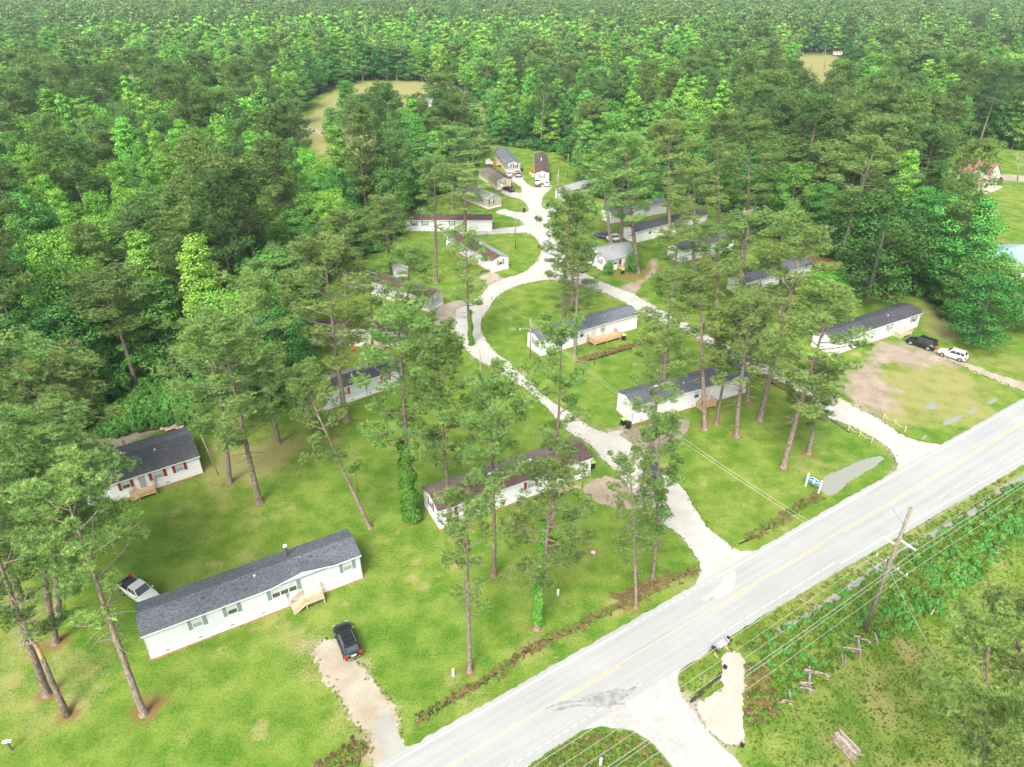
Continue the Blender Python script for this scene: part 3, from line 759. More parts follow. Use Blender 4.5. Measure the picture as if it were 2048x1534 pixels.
ok &= (px_ > -170) & (px_ < 2220) & (py_ > -60) & (py_ < 1700)
pts = pts[ok]; X_, Y_, edge, px_, py_, dz_ = X_[ok], Y_[ok], edge[ok], px_[ok], py_[ok], dz_[ok]
def field(fr, n=6):
    v = np.zeros(len(X_))
    for _ in range(n):
        a = rng.uniform(0, 6.28); v += np.sin((X_*math.cos(a)+Y_*math.sin(a))*fr*rng.uniform(.6, 1.5)*6.28+rng.uniform(0, 6.28))
    return v/math.sqrt(n)
nA, nB = field(.012), field(.03)
# share of bright / mid / dark broadleaf per region of the photo
def blob(cx, cy, rx, ry): return np.exp(-(((px_-cx)/rx)**2+((py_-cy)/ry)**2))
bright = .24+.22*blob(1000, 100, 900, 60)+.10*nB+.07*nA+.55*blob(230, 330, 170, 90)+.45*blob(500, 95, 330, 50)+.45*blob(900, 90, 350, 40)+.35*blob(1330, 190, 160, 60)+.3*blob(200, 400, 250, 110)+.35*blob(620, 400, 110, 70)+.5*blob(430, 240, 70, 60)+.35*blob(90, 290, 120, 70)+.3*blob(1230, 230, 130, 50)+.25*blob(1840, 190, 120, 40)
mid = .21+.08*nA+.3*blob(560, 150, 250, 70)+.25*blob(1100, 230, 160, 90)+.2*blob(300, 600, 200, 120)+.2*blob(1900, 250, 150, 120)
dark = .07+.05*nB+.3*blob(230, 640, 160, 130)+.3*blob(1150, 280, 160, 60)+.3*blob(1800, 470, 200, 120)+.3*blob(620, 180, 120, 50)
pale = .95*blob(110, 140, 230, 34)+.9*blob(300, 150, 110, 24)
far = np.clip((60-py_)/25, 0, 1)
bright *= 1-.92*far; mid *= 1-.8*far; dark *= 1-.9*far
edgy = edge < 9
bright = np.clip(bright, .02, .8); mid = np.clip(mid+.12*edgy, .05, .6); dark = np.clip(dark+.3*edgy, .02, .6)
u = rng.uniform(0, 1, len(X_)); tot = np.maximum(1.0, bright+mid+dark+pale+.12)
kind = np.zeros(len(X_), int); c0 = pale/tot; c1 = c0+bright/tot; c2 = c1+mid/tot; c3 = c2+dark/tot
v2 = rng.integers(0, 4, len(X_))
kind[:] = v2
kind = np.where(u < c3, 8+v2 % 2, kind); kind = np.where(u < c2, 6+v2 % 2, kind); kind = np.where(u < c1, 4+v2 % 2, kind); kind = np.where(u < c0, 10, kind)
hs_ = rng.uniform(.68, 1.25, len(X_)); hs_ = np.where(kind < 4, hs_*1.03, hs_); ws_ = rng.uniform(.9, 1.55, len(X_))
hs_ *= np.where(far > .5, .85, 1.0); ws_ *= np.where(py_ < 170, 1.2, 1.0)
order = np.argsort(dz_); npine = nbroad = 0; rest = []
WHERE = lambda x, y: ('in the woods left of the trailer park' if x < 600 else 'in the woods right of the trailer park' if x > 1300 else 'in the woods behind the trailer park')
LAB = {'pine': 'dark green pine %s, one of many alike', 'bright': 'bright yellow-green broadleaf tree %s', 'mid': 'mid green broadleaf tree %s', 'dark': 'dark green bushy broadleaf tree %s', 'pale': 'pale flowering broadleaf tree %s'}
inframe = (px_ > -40) & (px_ < 2090) & (py_ < 1580)
for i in order:
    kd = int(kind[i]); nm = PK[kd]; p = nm == 'pine'
    if inframe[i] and ((p and npine < 225) or (not p and nbroad < 285)):
        if p: npine += 1
        else: nbroad += 1
        wh = WHERE(px_[i], py_[i])
        t = thing('pine_tree' if p else 'broadleaf_tree', LAB[nm] % wh, 'pine tree' if p else 'tree', (X_[i], Y_[i], 0), rnd.uniform(0, 6.28), nm+(' trees ' if not p else 's ')+wh)
        t.scale = (ws_[i], ws_[i], hs_[i]*(1.08 if p else 1)); a, c = K0[kd]; link('trunk', a, t); link('crown', c, t)
    else: rest.append(i)
rest = np.array(rest)
lvl = np.where(dz_[rest] < 420, 0, 11)
scatter('forest', np.stack([X_[rest], Y_[rest], np.zeros(len(rest))], 1), kind[rest]+lvl, rng.uniform(0, 6.28, len(rest)),
        np.stack([ws_[rest], ws_[rest], hs_[rest]], 1), K1+K2)
print('forest', npine, nbroad, len(rest))
# understorey along the wood's edges and between the trunks
BUSH = [mesh_np('bush', *(lambda b: (b[0], [b[1]], [M[m]], None, b[2]))(bush(400+i, rad=1.7, h=2.2, nleaf=80, lsize=.4))) for i, m in enumerate(('leaf_dark', 'leaf_mid', 'leaf_dark'))]
kx = grid(3.0, 60, 300); ed = np.full(len(kx), 99.0); inn = np.zeros(len(kx), bool)
for P in CLEAR[:3]:
    Q = spline(P, True, 4.0); ed = np.minimum(ed, segdist(Q, kx[:, 0], kx[:, 1])); inn |= inside(Q, kx[:, 0], kx[:, 1])
a, b, c = projA(kx[:, 0], kx[:, 1], np.zeros(len(kx)))
kx = kx[(ed < 16) & ~inn & (a > -100) & (a < 2150) & (b < 1600)]
s = rng.uniform(.6, 1.5, len(kx))
scatter('undergrowth', np.c_[kx, np.zeros(len(kx))], rng.integers(0, 3, len(kx)), rng.uniform(0, 6.28, len(kx)), np.stack([s, s, s*rng.uniform(.7, 1.5, len(kx))], 1), BUSH)

# ---------------------------------------------------------------- pines on the lawns
YP = [
 (940,1342,925,985,5,185,'pine beside the road ditch, nearest the camera, with a thin crown'),
 (1075,1257,1110,915,2,200,'pine with ivy climbing its trunk, near the road ditch'),
 (988,1152,990,765,3,190,'pine in front of the long brown roofed trailer, straw ring at its foot'),
 (1272,1216,1265,915,2,115,'pine at the ditch edge left of the gravel lane mouth'),
 (1305,1161,1335,850,4,115,'dark pine right at the left edge of the gravel lane mouth'),
 (1105,1037,1118,668,1,155,'pine in front of the right end of the long brown roofed trailer'),
 (823,1042,800,640,0,215,'pine with its lower trunk wrapped in thick ivy left of the brown roofed trailer'),
 (901,1066,880,685,0,180,'pine at the left end front of the long brown roofed trailer'),
 (740,1056,612,765,1,150,'strongly leaning pine with a bare side branch in the middle lawn'),
 (520,1005,430,662,0,230,'big pine right of the dark roofed double trailer'),
 (460,965,420,700,1,170,'pine close to the right end of the dark roofed double trailer'),
 (558,886,500,570,1,170,'pine behind the big pine, on the wood edge'),
 (468,880,400,640,2,150,'pine behind the right end of the dark roofed double trailer'),
 (630,872,610,740,4,110,'small pine left of the trailer with one red shutter'),
 (812,670,815,503,0,120,'full crowned pine before the right end of the reddish brown roofed home'),
 (745,716,735,560,1,110,'pine before the tan home, left of its porch'),
 (690,590,680,430,0,130,'pine behind the left end of the reddish brown roofed home'),
 (840,800,850,640,1,110,'pine at the right end of the home with red shutters'),
 (590,726,560,520,0,170,'pine at the left end of the tan trailer'),
 (692,842,640,495,0,215,'tall pine crossing in front of the trailer with one red shutter'),
 (288,1428,115,985,5,215,'thick pine at the left end of the nearest trailer'),
 (95,1388,-30,1010,1,230,'pine behind the broken snag at the left edge'),
 (112,1285,40,930,0,220,'pine in the left clump, straw on the ground around it'),
 (118,1242,70,850,1,230,'rear pine of the left clump'),
 (40,1200,-40,840,0,240,'pine at the left edge beside the clump'),
 (150,1180,110,870,0,210,'pine of the left clump nearest the white pickup'),
 (30,1010,40,680,0,250,'broad pine at the left edge beside the double trailer'),
 (110,1035,80,740,3,210,'pine hiding the left end of the dark roofed double trailer'),
 (942,690,925,468,2,105,'pine leaning over the gravel lane at its left bend'),
 (873,566,865,330,5,125,'slim pine in front of the white trailer with a brown roof'),
 (930,480,930,345,1,130,'pine behind the slim pine near the lane fork'),
 (905,420,900,262,0,150,'pine left of the small grey roofed trailer'),
 (955,400,945,265,1,120,'pine beside the yellow trailer at the court end'),
 (785,552,765,400,2,110,'pine by the white shed and the brown roofed trailer'),
 (1128,646,1135,395,2,125,'left pine of the pair inside the gravel loop'),
 (1143,618,1150,400,4,110,'rear pine of the pair inside the gravel loop'),
 (1149,712,1160,492,2,115,'pine standing before the trailer inside the gravel loop'),
 (1277,547,1235,265,0,170,'tall pine beside the shrub and the grey roofed cottage'),
 (1243,485,1255,290,1,130,'pine next to the white car behind the grey roofed cottage'),
 (1222,486,1205,300,1,130,'pine beside the dark car behind the grey roofed cottage'),
 (1385,556,1400,340,0,130,'pine in front of the small trailer with a dark roof'),
 (1340,470,1330,250,0,150,'pine behind the white trailer with wooden steps'),
 (1493,505,1510,250,0,190,'tall pine behind the small dark roofed trailer'),
 (1440,450,1440,235,1,160,'pine between the two dark roofed trailers and the woods'),
 (1665,575,1740,295,3,260,'very large spreading pine at the wood edge right of the park'),
 (1345,600,1350,470,5,120,'sparse pine between the small trailer and the gravel lane'),
 (1433,612,1440,450,2,130,'pale pine beside the gravel lane at the wooded bend'),
 (1480,640,1480,440,5,150,'thin lichen covered pine over the hidden white trailer'),
 (1560,640,1560,430,1,160,'pine standing before the half hidden white trailer'),
 (1330,760,1350,560,1,150,'pine over the left end of the trailer by the lane'),
 (1410,858,1400,560,1,170,'pine at the steps of the trailer by the lane'),
 (1433,848,1465,640,3,130,'dark trunked pine second from the left in the row on the lawn'),
 (1473,874,1495,600,2,150,'pine in the middle of the row on the lawn by the trailer'),
 (1494,800,1530,520,1,150,'pine at the right end of the trailer by the lane'),
 (1520,842,1585,440,2,175,'slender pine between the lane and the lawn row'),
 (1567,934,1655,590,0,200,'big bare trunked pine above the pond'),
 (1617,907,1650,735,4,110,'short dark leaning pine next to the big one above the pond'),
 (1300,935,1325,660,2,130,'pine at the dirt yard beside the lane'),
 (1965,1640,1962,1235,1,160,'pine overhanging the lower right corner'),
 (2075,1600,2060,1200,4,170,'pine at the right edge over the log pile field'),
 (2000,1900,1975,1400,1,190,'nearest pine crown in the lower right corner'),
]
for y in YP: yard_pine(*y)
def bleaf(name, kd, bx, by, ty, wpx, label, cat='tree'):
    b = at(bx, by); h0 = {4: 22, 5: 17, 6: 21, 7: 15, 8: 15, 9: 11, 10: 12}[kd]; r0 = {4: 3.3, 5: 4.2, 6: 3.6, 7: 4.6, 8: 4.8, 9: 3.4, 10: 5.2}[kd]+.8
    h = hgt(bx, by, ty); d = math.sqrt(b.x**2+b.y**2+(CAM_H-h*.6)**2)
    t = thing(name, label, cat, b, rnd.uniform(0, 6)); sr = wpx/2*d/FPX/r0; t.scale = (sr, sr, h/h0)
    a, c = K0[kd]; link('trunk', a, t); link('crown', c, t); return t
bleaf('broadleaf_tree', 8, 1735, 600, 385, 190, 'huge dark green tree left of the blue roof')
bleaf('broadleaf_tree', 7, 1880, 595, 385, 150, 'tall green tree directly left of the blue roof')
bleaf('broadleaf_tree', 8, 1948, 690, 548, 130, 'round dark tree at the right edge beyond the white crossover')
bleaf('broadleaf_tree', 7, 2015, 655, 520, 130, 'green tree hiding the right end of the blue roof')
bleaf('broadleaf_tree', 6, 1845, 432, 325, 105, 'green tree left of the red roofed house')
bleaf('broadleaf_tree', 9, 1915, 640, 520, 110, 'low dark tree before the left half of the blue roof')
bleaf('broadleaf_tree', 7, 1975, 625, 505, 60, 'slim green tree crossing the middle of the blue roof')
bleaf('broadleaf_tree', 5, 1640, 600, 540, 95, 'small bright green tree beside the hidden white trailer')
bleaf('broadleaf_tree', 4, 640, 480, 350, 80, 'bright green upright tree at the wood edge behind the park')
bleaf('broadleaf_tree', 6, 670, 285, 215, 50, 'narrow tree left of the dirt track in the far clearing')
bleaf('broadleaf_tree', 7, 800, 285, 215, 70, 'round tree at the lower edge of the far clearing')
bleaf('broadleaf_tree', 8, 870, 300, 225, 80, 'dark tree at the lower right edge of the far clearing')
bleaf('broadleaf_tree', 8, 740, 260, 185, 90, 'dark tree clump in the far clearing, left one')
bleaf('broadleaf_tree', 6, 700, 268, 160, 70, 'tall tree standing in the far clearing, beside the track')
bleaf('broadleaf_tree', 8, 790, 240, 180, 60, 'round dark tree in the far clearing left of the grey roof')
bleaf('broadleaf_tree', 8, 835, 262, 195, 60, 'dark round tree hiding the front of the far grey roof')
bleaf('broadleaf_tree', 6, 765, 262, 200, 45, 'narrow tree left of the far grey roof')
bleaf('broadleaf_tree', 9, 722, 240, 195, 60, 'low dark tree in the left part of the far clearing')
bleaf('broadleaf_tree', 7, 905, 260, 205, 60, 'round tree right of the far grey roof, before the dry grass')
bleaf('broadleaf_tree', 9, 880, 215, 172, 50, 'dark rounded tree right of the grey roof in the far clearing')
bleaf('broadleaf_tree', 8, 1700, 165, 95, 70, 'dark tree at the right end of the pale far clearing')
def ivy_column(bx, by, h0, h1, r, label, lean=None):
    """leaves climbing a trunk, attached to nothing that moves: a plant of its own"""
    g = np.random.default_rng(int(bx)); b = at(bx, by); n = int((h1-h0)*r*900)
    z = g.uniform(h0, h1, n); a = g.uniform(0, 6.28, n); rr_ = r*g.uniform(.45, 1.0, n)*(1-.45*(z-h0)/(h1-h0)+.25*np.sin(z*2+a))
    lx = (lean or 0)*z
    C = np.stack([np.cos(a)*rr_+lx, np.sin(a)*rr_, z], 1); O = np.stack([np.cos(a), np.sin(a), np.full(n, .2)], 1)
    V, F, t = leaves(C, O, g, .26)
    o = link('ivy', mesh_np('ivy', V, [F], [M['ivy']], tint=t)); o.location = b; tag(o, label, 'ivy'); return o
ivy_column(823, 1040, 0, 12, 1.25, 'thick ivy column climbing the pine left of the brown roofed trailer')
ivy_column(1075, 1256, .8, 15, .5, 'thin ivy climbing the pine near the road ditch', .02)
ivy_column(942, 690, 0, 7, .55, 'ivy on the pine at the left bend of the gravel lane')

def shrub(px, py, r, h, m, label, seed=1, cat='shrub', name='shrub', group=None):
    V, F, t = bush(seed+int(px), r, h, nlobe=12, nleaf=int(130*max(1, r/1.4)), lsize=.24)
    o = link(name, mesh_np(name, V, [F], [M[m]], tint=t)); o.location = at(px, py); return tag(o, label, cat, group)
shrub(1217, 548, 1.6, 3.4, 'leaf_mid', 'round green shrub at the left front of the grey roofed cottage')
shrub(1268, 540, 2.9, 6.0, 'leaf_mid', 'large green shrub right of the grey roofed cottage')
shrub(1180, 380, 1.5, 3, 'leaf_mid', 'shrub at the edge of the woods by the court lawn')
shrub(940, 205, 3.5, 4.5, 'leaf_dark', 'dark shrub mass at the right of the far clearing')
shrub(640, 175, 3.5, 4.5, 'leaf_dark', 'dark shrub at the left edge of the far clearing')
# ---------------------------------------------------------------- building materials
def siding(name, col, col2=None, vertical=False, sc=5.0):
    m = mat(name, col, 0.55, 0.3); k = N(m); v = k.coord()
    w = k.new('ShaderNodeTexWave', wave_type='BANDS', bands_direction='X' if vertical else 'Z', wave_profile='SAW'); w.inputs['Scale'].default_value = sc
    k.link(v, w.inputs['Vector'])
    f = k.noise(k.coord('Object', (1.6, 1.6, .35)), 1.1, 5, .65)
    c2 = col2 or (col[0]*.84, col[1]*.83, col[2]*.82)
    c = k.mix(k.math('MULTIPLY', k.ramp(w.outputs['Fac'], .75, 1.0), .35), col, tuple(x*.72 for x in col))
    c = k.mix(k.math('MULTIPLY', k.ramp(f, .5, .8), .35), c, c2)
    k.base(c); return m
def shingle(name, a, b, c3, sc=2.2):
    m = mat(name, a, 0.85, 0.25); k = N(m); v = k.coord()
    br = k.new('ShaderNodeTexBrick'); br.inputs['Scale'].default_value = sc; br.inputs['Mortar Size'].default_value = .03
    br.inputs['Brick Width'].default_value = .8; br.inputs['Row Height'].default_value = .34
    br.inputs['Color1'].default_value = (*a, 1); br.inputs['Color2'].default_value = (*b, 1); br.inputs['Mortar'].default_value = (*[x*.6 for x in a], 1)
    k.link(v, br.inputs['Vector'])
    f = k.noise(k.coord('Object', (1, 2.6, 1)), 4.5, 3, .8); g = k.noise(v, .35, 4)
    c = k.mix(k.ramp(f, .52, .68), br.outputs['Color'], c3)
    c = k.mix(k.math('MULTIPLY', k.ramp(g, .4, .7), .35), c, tuple(x*.75 for x in a)); k.base(c); k.bump(f, .3, .02); return m
M['white_siding'] = siding('white_siding', (0.79, 0.79, 0.80))
M['grey_siding'] = siding('pale_grey_siding', (0.64, 0.65, 0.67))
M['tan_siding'] = siding('tan_siding', (0.47, 0.44, 0.37))
M['cream_siding'] = siding('cream_siding', (0.60, 0.50, 0.33))
M['cream_pale'] = siding('pale_cream_siding', (0.66, 0.64, 0.55))
M['greenish_siding'] = siding('pale_green_siding', (0.52, 0.55, 0.46))
M['white_skirt'] = siding('white_vinyl_skirting', (0.82, 0.82, 0.81), None, True, 3)
M['roof_slate'] = shingle('dark_grey_shingles', (0.075, 0.083, 0.10), (0.13, 0.14, 0.16), (0.25, 0.27, 0.30))
M['roof_black'] = shingle('charcoal_shingles', (0.045, 0.045, 0.055), (0.08, 0.08, 0.09), (0.17, 0.17, 0.19))
M['roof_blue'] = shingle('blue_grey_shingles', (0.10, 0.12, 0.14), (0.15, 0.17, 0.19), (0.27, 0.30, 0.32))
M['roof_grey'] = shingle('light_grey_shingles', (0.26, 0.27, 0.27), (0.34, 0.35, 0.35), (0.42, 0.42, 0.41))  # weathered grey roofs; as a back slope it also paints in sky sheen
M['roof_brown'] = shingle('brown_shingles', (0.085, 0.052, 0.045), (0.13, 0.085, 0.075), (0.22, 0.16, 0.14))
M['roof_taupe'] = shingle('light_brown_shingles', (0.15, 0.11, 0.10), (0.21, 0.165, 0.15), (0.28, 0.24, 0.22))  # lighter brown; as a back slope it paints in sky sheen
M['roof_red'] = shingle('red_brown_shingles', (0.26, 0.115, 0.09), (0.33, 0.16, 0.13), (0.38, 0.22, 0.18))
M['roof_metal'] = noisy('pale_blue_metal_roof', (0.22, 0.38, 0.40), (0.32, 0.47, 0.48), .5, .45, .5)
M['trim'] = mat('white_trim', (0.70, 0.70, 0.69), .5)
M['pane'] = mat('window_glass', (0.30, 0.33, 0.33), .12, .6)
M['pane_dark'] = mat('dark_window_glass', (0.08, 0.09, 0.10), .1, .7)
M['blind'] = mat('window_blinds', (0.50, 0.53, 0.51), .5)
M['sh_green'] = mat('grey_green_shutter', (0.20, 0.27, 0.24), .6); M['sh_red'] = mat('maroon_shutter', (0.26, 0.03, 0.045), .6)
M['sh_brightred'] = mat('red_shutter', (0.42, 0.05, 0.03), .6); M['sh_sage'] = mat('sage_shutter', (0.22, 0.33, 0.22), .6); M['sh_dark'] = mat('dark_shutter', (0.06, 0.07, 0.08), .6)
M['door_white'] = mat('white_door', (0.62, 0.63, 0.62), .5); M['door_grey'] = mat('grey_storm_door', (0.36, 0.38, 0.37), .4); M['door_dark'] = mat('dark_door', (0.07, 0.08, 0.09), .5)
M['wood_new'] = noisy('fresh_lumber', (0.50, 0.34, 0.17), (0.64, 0.48, 0.28), 2.5); M['wood_pale'] = noisy('pale_lumber', (0.50, 0.40, 0.26), (0.62, 0.53, 0.38), 2.5)
M['wood_old'] = noisy('grey_old_wood', (0.20, 0.15, 0.12), (0.42, 0.35, 0.29), 3); M['pipe'] = mat('vent_pipe', (0.10, 0.11, 0.12), .5); M['pipe_cap'] = mat('pale_pipe_cap', (0.6, 0.6, 0.6), .4)
M['black'] = mat('black_plastic', (0.02, 0.021, 0.023), .45, .4); M['lime'] = mat('lime_green_lid', (0.38, 0.60, 0.12), .5)
M['dark_under'] = mat('dark_gap', (0.03, 0.03, 0.03), .9)

M['straw_earth'] = noisy('rusty_earth', (0.22, 0.09, 0.04), (0.34, 0.22, 0.11), 4)
M['corner'] = mat('corner_trim_grey', (0.50, 0.51, 0.50), .5); M['vent_grey'] = mat('grey_vent', (0.30, 0.31, 0.31), .5)
class House:
    """frame: origin A on the ground, x along the front wall, y into the house"""
    def __init__(s, A, B=None, ang=None, L=None):
        a = at(*A); s.a = Vector((a.x, a.y, 0))
        if B is not None: b = at(*B); d = Vector((b.x-a.x, b.y-a.y, 0)); s.L = L or d.length; s.d = d.normalized()
        else: s.d = Vector((math.cos(R(ang)), math.sin(R(ang)), 0)); s.L = L
        s.n = Vector((-s.d.y, s.d.x, 0)); s.rz = math.atan2(s.d.y, s.d.x)
    def world(s, x, y, z=0): return s.a+s.d*x+s.n*y+Vector((0, 0, z))
    def hit(s, px, py, wall='front'):
        """local (x,z) on the front wall, or (y,z) on an end wall, under a photo pixel"""
        o = Vector((0, 0, CAM_H)); p = at(px, py); r = p-o
        if wall == 'front': nn, c = s.n, s.a
        elif wall == 'right': nn, c = s.d, s.world(s.L, 0)
        else: nn, c = s.d, s.a
        t = (c-o).dot(nn)/r.dot(nn); q = o+r*t-s.a
        return (q.dot(s.d) if wall == 'front' else q.dot(s.n)), q.z

def home(name, label, A, B=None, ang=None, L=None, dep=4.4, hs=.75, he=3.05, rise=.75, roof='roof_slate', wall='white_siding', skirt='white_skirt', wins=(), rwins=(), lwins=(),
         doors=(), over=.22, dormer=None, vents=2, pipe=None, cat='mobile home', sh=None, ridgevent=None, zc=None, back_roof=None, group=None, cap=None):
    H = House(A, B, ang, L); L = H.L; H.dep = dep; H.hs = hs
    t = thing(name, label, cat, H.a, H.rz, group); H.root = t; H.he = he
    zw = he-hs
    m = MB()
    m.prism([(0, hs), (dep, hs), (dep, he), (dep/2, he+rise), (0, he)], 0, L, axis='x')
    m.build('wall', M[wall], t)
    m = MB(); e = .03
    for a, b in (((-e, -e, 0), (L+e, .1, hs)), ((-e, dep-.1, 0), (L+e, dep+e, hs)), ((-e, .1, 0), (.1, dep-.1, hs)), ((L-.1, .1, 0), (L+e, dep-.1, hs))): m.box(a, b)
    if hs > .05: m.build('skirting', M[skirt], t)
    if hs > .2:
        for a_, b_ in ((-.025, -.025), (L-.06, -.025), (L-.06, dep-.06), (-.025, dep-.06)):
            m = MB(); m.box((a_, b_, hs+.005), (a_+.085, b_+.085, he-.12)); m.build('corner_trim', M['corner'], t)
        for q_ in range(int(L/3.2)):
            m = MB(); xx = 1.4+q_*3.2; m.box((xx, -.045, hs*.35), (xx+.42, -.031, hs*.35+.2)); m.build('skirting_vent', M['vent_grey'], t)
        m = MB(); xx = L*.62; m.box((xx, -.12, hs+.55), (xx+.26, -.004, hs+1.05)); m.box((xx+.1, -.07, .1), (xx+.16, -.035, hs+.55)); m.build('meter_box', M['vent_grey'], t)
    sl = rise/(dep/2); th = .10; o = over
    rf = MB()
    rf.prism([(-o, he-sl*o+.015), (dep/2, he+rise+.015), (dep/2, he+rise+th), (-o, he-sl*o+th)], -.18, L+.18, axis='x')
    rf2 = [(dep/2, he+rise+.015), (dep+o, he-sl*o+.015), (dep+o, he-sl*o+th), (dep/2, he+rise+th)]
    rf.prism(rf2, -.18, L+.18, axis='x', mi=1 if back_roof else 0)
    if dormer:
        x0, x1, dr = dormer; xm = (x0+x1)/2; yy = dep/2*min(1, dr/rise)
        # cross gable: two slopes rising from the eave to its own ridge
        V = [(x0, -o-.02, he-sl*o+.10), (xm, -o-.02, he+dr), (x1, -o-.02, he-sl*o+.10), (x0+.0, yy*.1, he+.12), (xm, yy+.4, he+dr+.05), (x1, yy*.1, he+.12)]
        V2 = [(x, y, z+.09) for x, y, z in V]
        rf.add(V+V2, [(6, 9, 10, 7), (7, 10, 11, 8), (0, 1, 4, 3), (1, 2, 5, 4), (0, 6, 7, 1), (1, 7, 8, 2), (0, 3, 9, 6), (2, 8, 11, 5)])
    r = rf.build('roof', [M[roof], M[back_roof or roof]], t)
    if dormer:
        g = MB(); g.prism([(x0+.15, he-sl*o+.02), (x1-.15, he-sl*o+.02), (xm, he+dr-.04)], -.02, -o, axis='y'); g.build('gable_panel', M[wall], t)
    fz = MB(); fz.box((-.18, -o-.03, he-sl*o-.10), (L+.18, -o, he-sl*o+.06)); fz.box((-.18, dep+o, he-sl*o-.10), (L+.18, dep+o+.03, he-sl*o+.06))
    if dormer: fz = MB(); fz.box((-.18, -o-.03, he-sl*o-.10), (x0, -o, he-sl*o+.06)); fz.box((x1, -o-.03, he-sl*o-.10), (L+.18, -o, he-sl*o+.06)); fz.bar((x0, -o-.04, he-sl*o+.04), (xm, -o-.04, he+dr), .06, .14); fz.bar((xm, -o-.04, he+dr), (x1, -o-.04, he-sl*o+.04), .06, .14)
    fz.build('fascia', M['trim'], t)
    rr = random.Random(int(A[0])*7+int(A[1]))
    for i in range(vents):
        x = L*(i+1)/(vents+1)+rr.uniform(-1, 1); y = dep*rr.choice((.3, .36)); z = he+rise*(y/(dep/2))
        v = MB(); v.cyl((x, y, z-.05), .07, .35, 8); v.cyl((x, y, z+.3), .13, .08, 8); v.build('roof_vent', M['pipe_cap'] if i % 2 else M['pipe'], r)
    if ridgevent:
        for a, b in ridgevent: v = MB(); v.box((a, dep/2-.14, he+rise+th*.4), (b, dep/2+.14, he+rise+th+.05)); v.build('ridge_vent', M['pipe_cap'], r)
    if pipe is not None:
        v = MB(); v.cyl((pipe[0], pipe[1], he+rise*.6), .16, 1.35, 12); p = v.build('stove_pipe', M['pipe'], r)
        v = MB(); v.cyl((pipe[0], pipe[1], he+rise*.6+1.36), .17, .05, 12, r2=.24); v.cyl((pipe[0], pipe[1], he+rise*.6+1.42), .26, .14, 14, r2=.22); v.build('pipe_cap', M['pipe_cap'], p)
    def window(x, z0, w, h, face, shut, pane='pane', n=1):
        def P(u, dpt, z):    # u along wall, dpt outward
            if face == 'front': return (u, -dpt, z)
            if face == 'right': return (L+dpt, u, z)
            return (-dpt, u, z)
        def bx(mb, u0, u1, d0, d1, za, zb):
            a, b = P(u0, d0, za), P(u1, d1, zb); mb.box(tuple(min(i, j) for i, j in zip(a, b)), tuple(max(i, j) for i, j in zip(a, b)))
        mb = MB(); f = .07
        bx(mb, x-w/2, x+w/2, .004, .06, z0, z0+f); bx(mb, x-w/2, x+w/2, .004, .06, z0+h-f, z0+h)
        bx(mb, x-w/2, x-w/2+f, .004, .06, z0+f, z0+h-f); bx(mb, x+w/2-f, x+w/2, .004, .06, z0+f, z0+h-f)
        for i in range(1, n): bx(mb, x-w/2+w*i/n-f*.7, x-w/2+w*i/n+f*.7, .004, .055, z0+f, z0+h-f)
        wd = mb.build('window', M['trim'], t)
        mb = MB(); bx(mb, x-w/2+f, x+w/2-f, .003, .03, z0+h*.5, z0+h-f); mb.build('upper_pane', M['blind'], wd)
        mb = MB(); bx(mb, x-w/2+f, x+w/2-f, .003, .03, z0+f, z0+h*.5); mb.build('lower_pane', M[pane], wd)
        if shut:
            sw = min(.42, w*.38)
            for q in (-1, 1):
                c = x+q*(w/2+sw/2+.03); mb = MB(); bx(mb, c-sw/2, c+sw/2, .003, .045, z0-.03, z0+h+.03)
                mb.build('shutter', M[shut], wd)
    for lst, face in ((wins, 'front'), (rwins, 'right'), (lwins, 'left')):
        for wv in lst:
            px, py = wv[0], wv[1]; w = wv[2] if len(wv) > 2 else 1.0; h = wv[3] if len(wv) > 3 else 1.25; shut = wv[4] if len(wv) > 4 else sh; n = wv[5] if len(wv) > 5 else 1
            if px < 0: x = -px            # given directly in metres along the wall
            else: x, _ = H.hit(px, py, face)
            lim = L if face == 'front' else dep
            x = min(max(x, w/2+.2), lim-w/2-.2)
            window(x, hs+zw*.55-h*.38 if not zc else zc, w, h, face, shut, 'pane_dark' if rr.random() < .4 else 'pane', n)
    c4 = [H.world(-.3, -.3), H.world(L+.3, -.3), H.world(L+.3, dep+.3), H.world(-.3, dep+.3)]
    cc = []
    for i_ in range(4):
        for j_ in range(8): cc.append(tuple(c4[i_].lerp(c4[(i_+1) % 4], j_/8))[:2])
    sheet('foundation_earth', np.array(cc), .006, M['straw_earth'], .11, .4)
    H.doors = []
    for dv in doors:
        px, py = dv[0], dv[1]; x = -px if px < 0 else H.hit(px, py)[0]; H.doors.append(x)
        dm = MB(); dm.box((x-.48, -.05, hs+.02), (x+.48, -.004, hs+2.1)); dd = dm.build('door', M['trim'], t)
        dm = MB(); dm.box((x-.38, -.065, hs+.12), (x+.38, -.051, hs+2.0)); dm.build('door_panel', M[dv[2] if len(dv) > 2 else 'door_white'], dd)
        dm = MB(); dm.box((x+.28, -.11, hs+1.0), (x+.33, -.066, hs+1.08)); dm.build('handle', M['pipe'], dd)
    return H

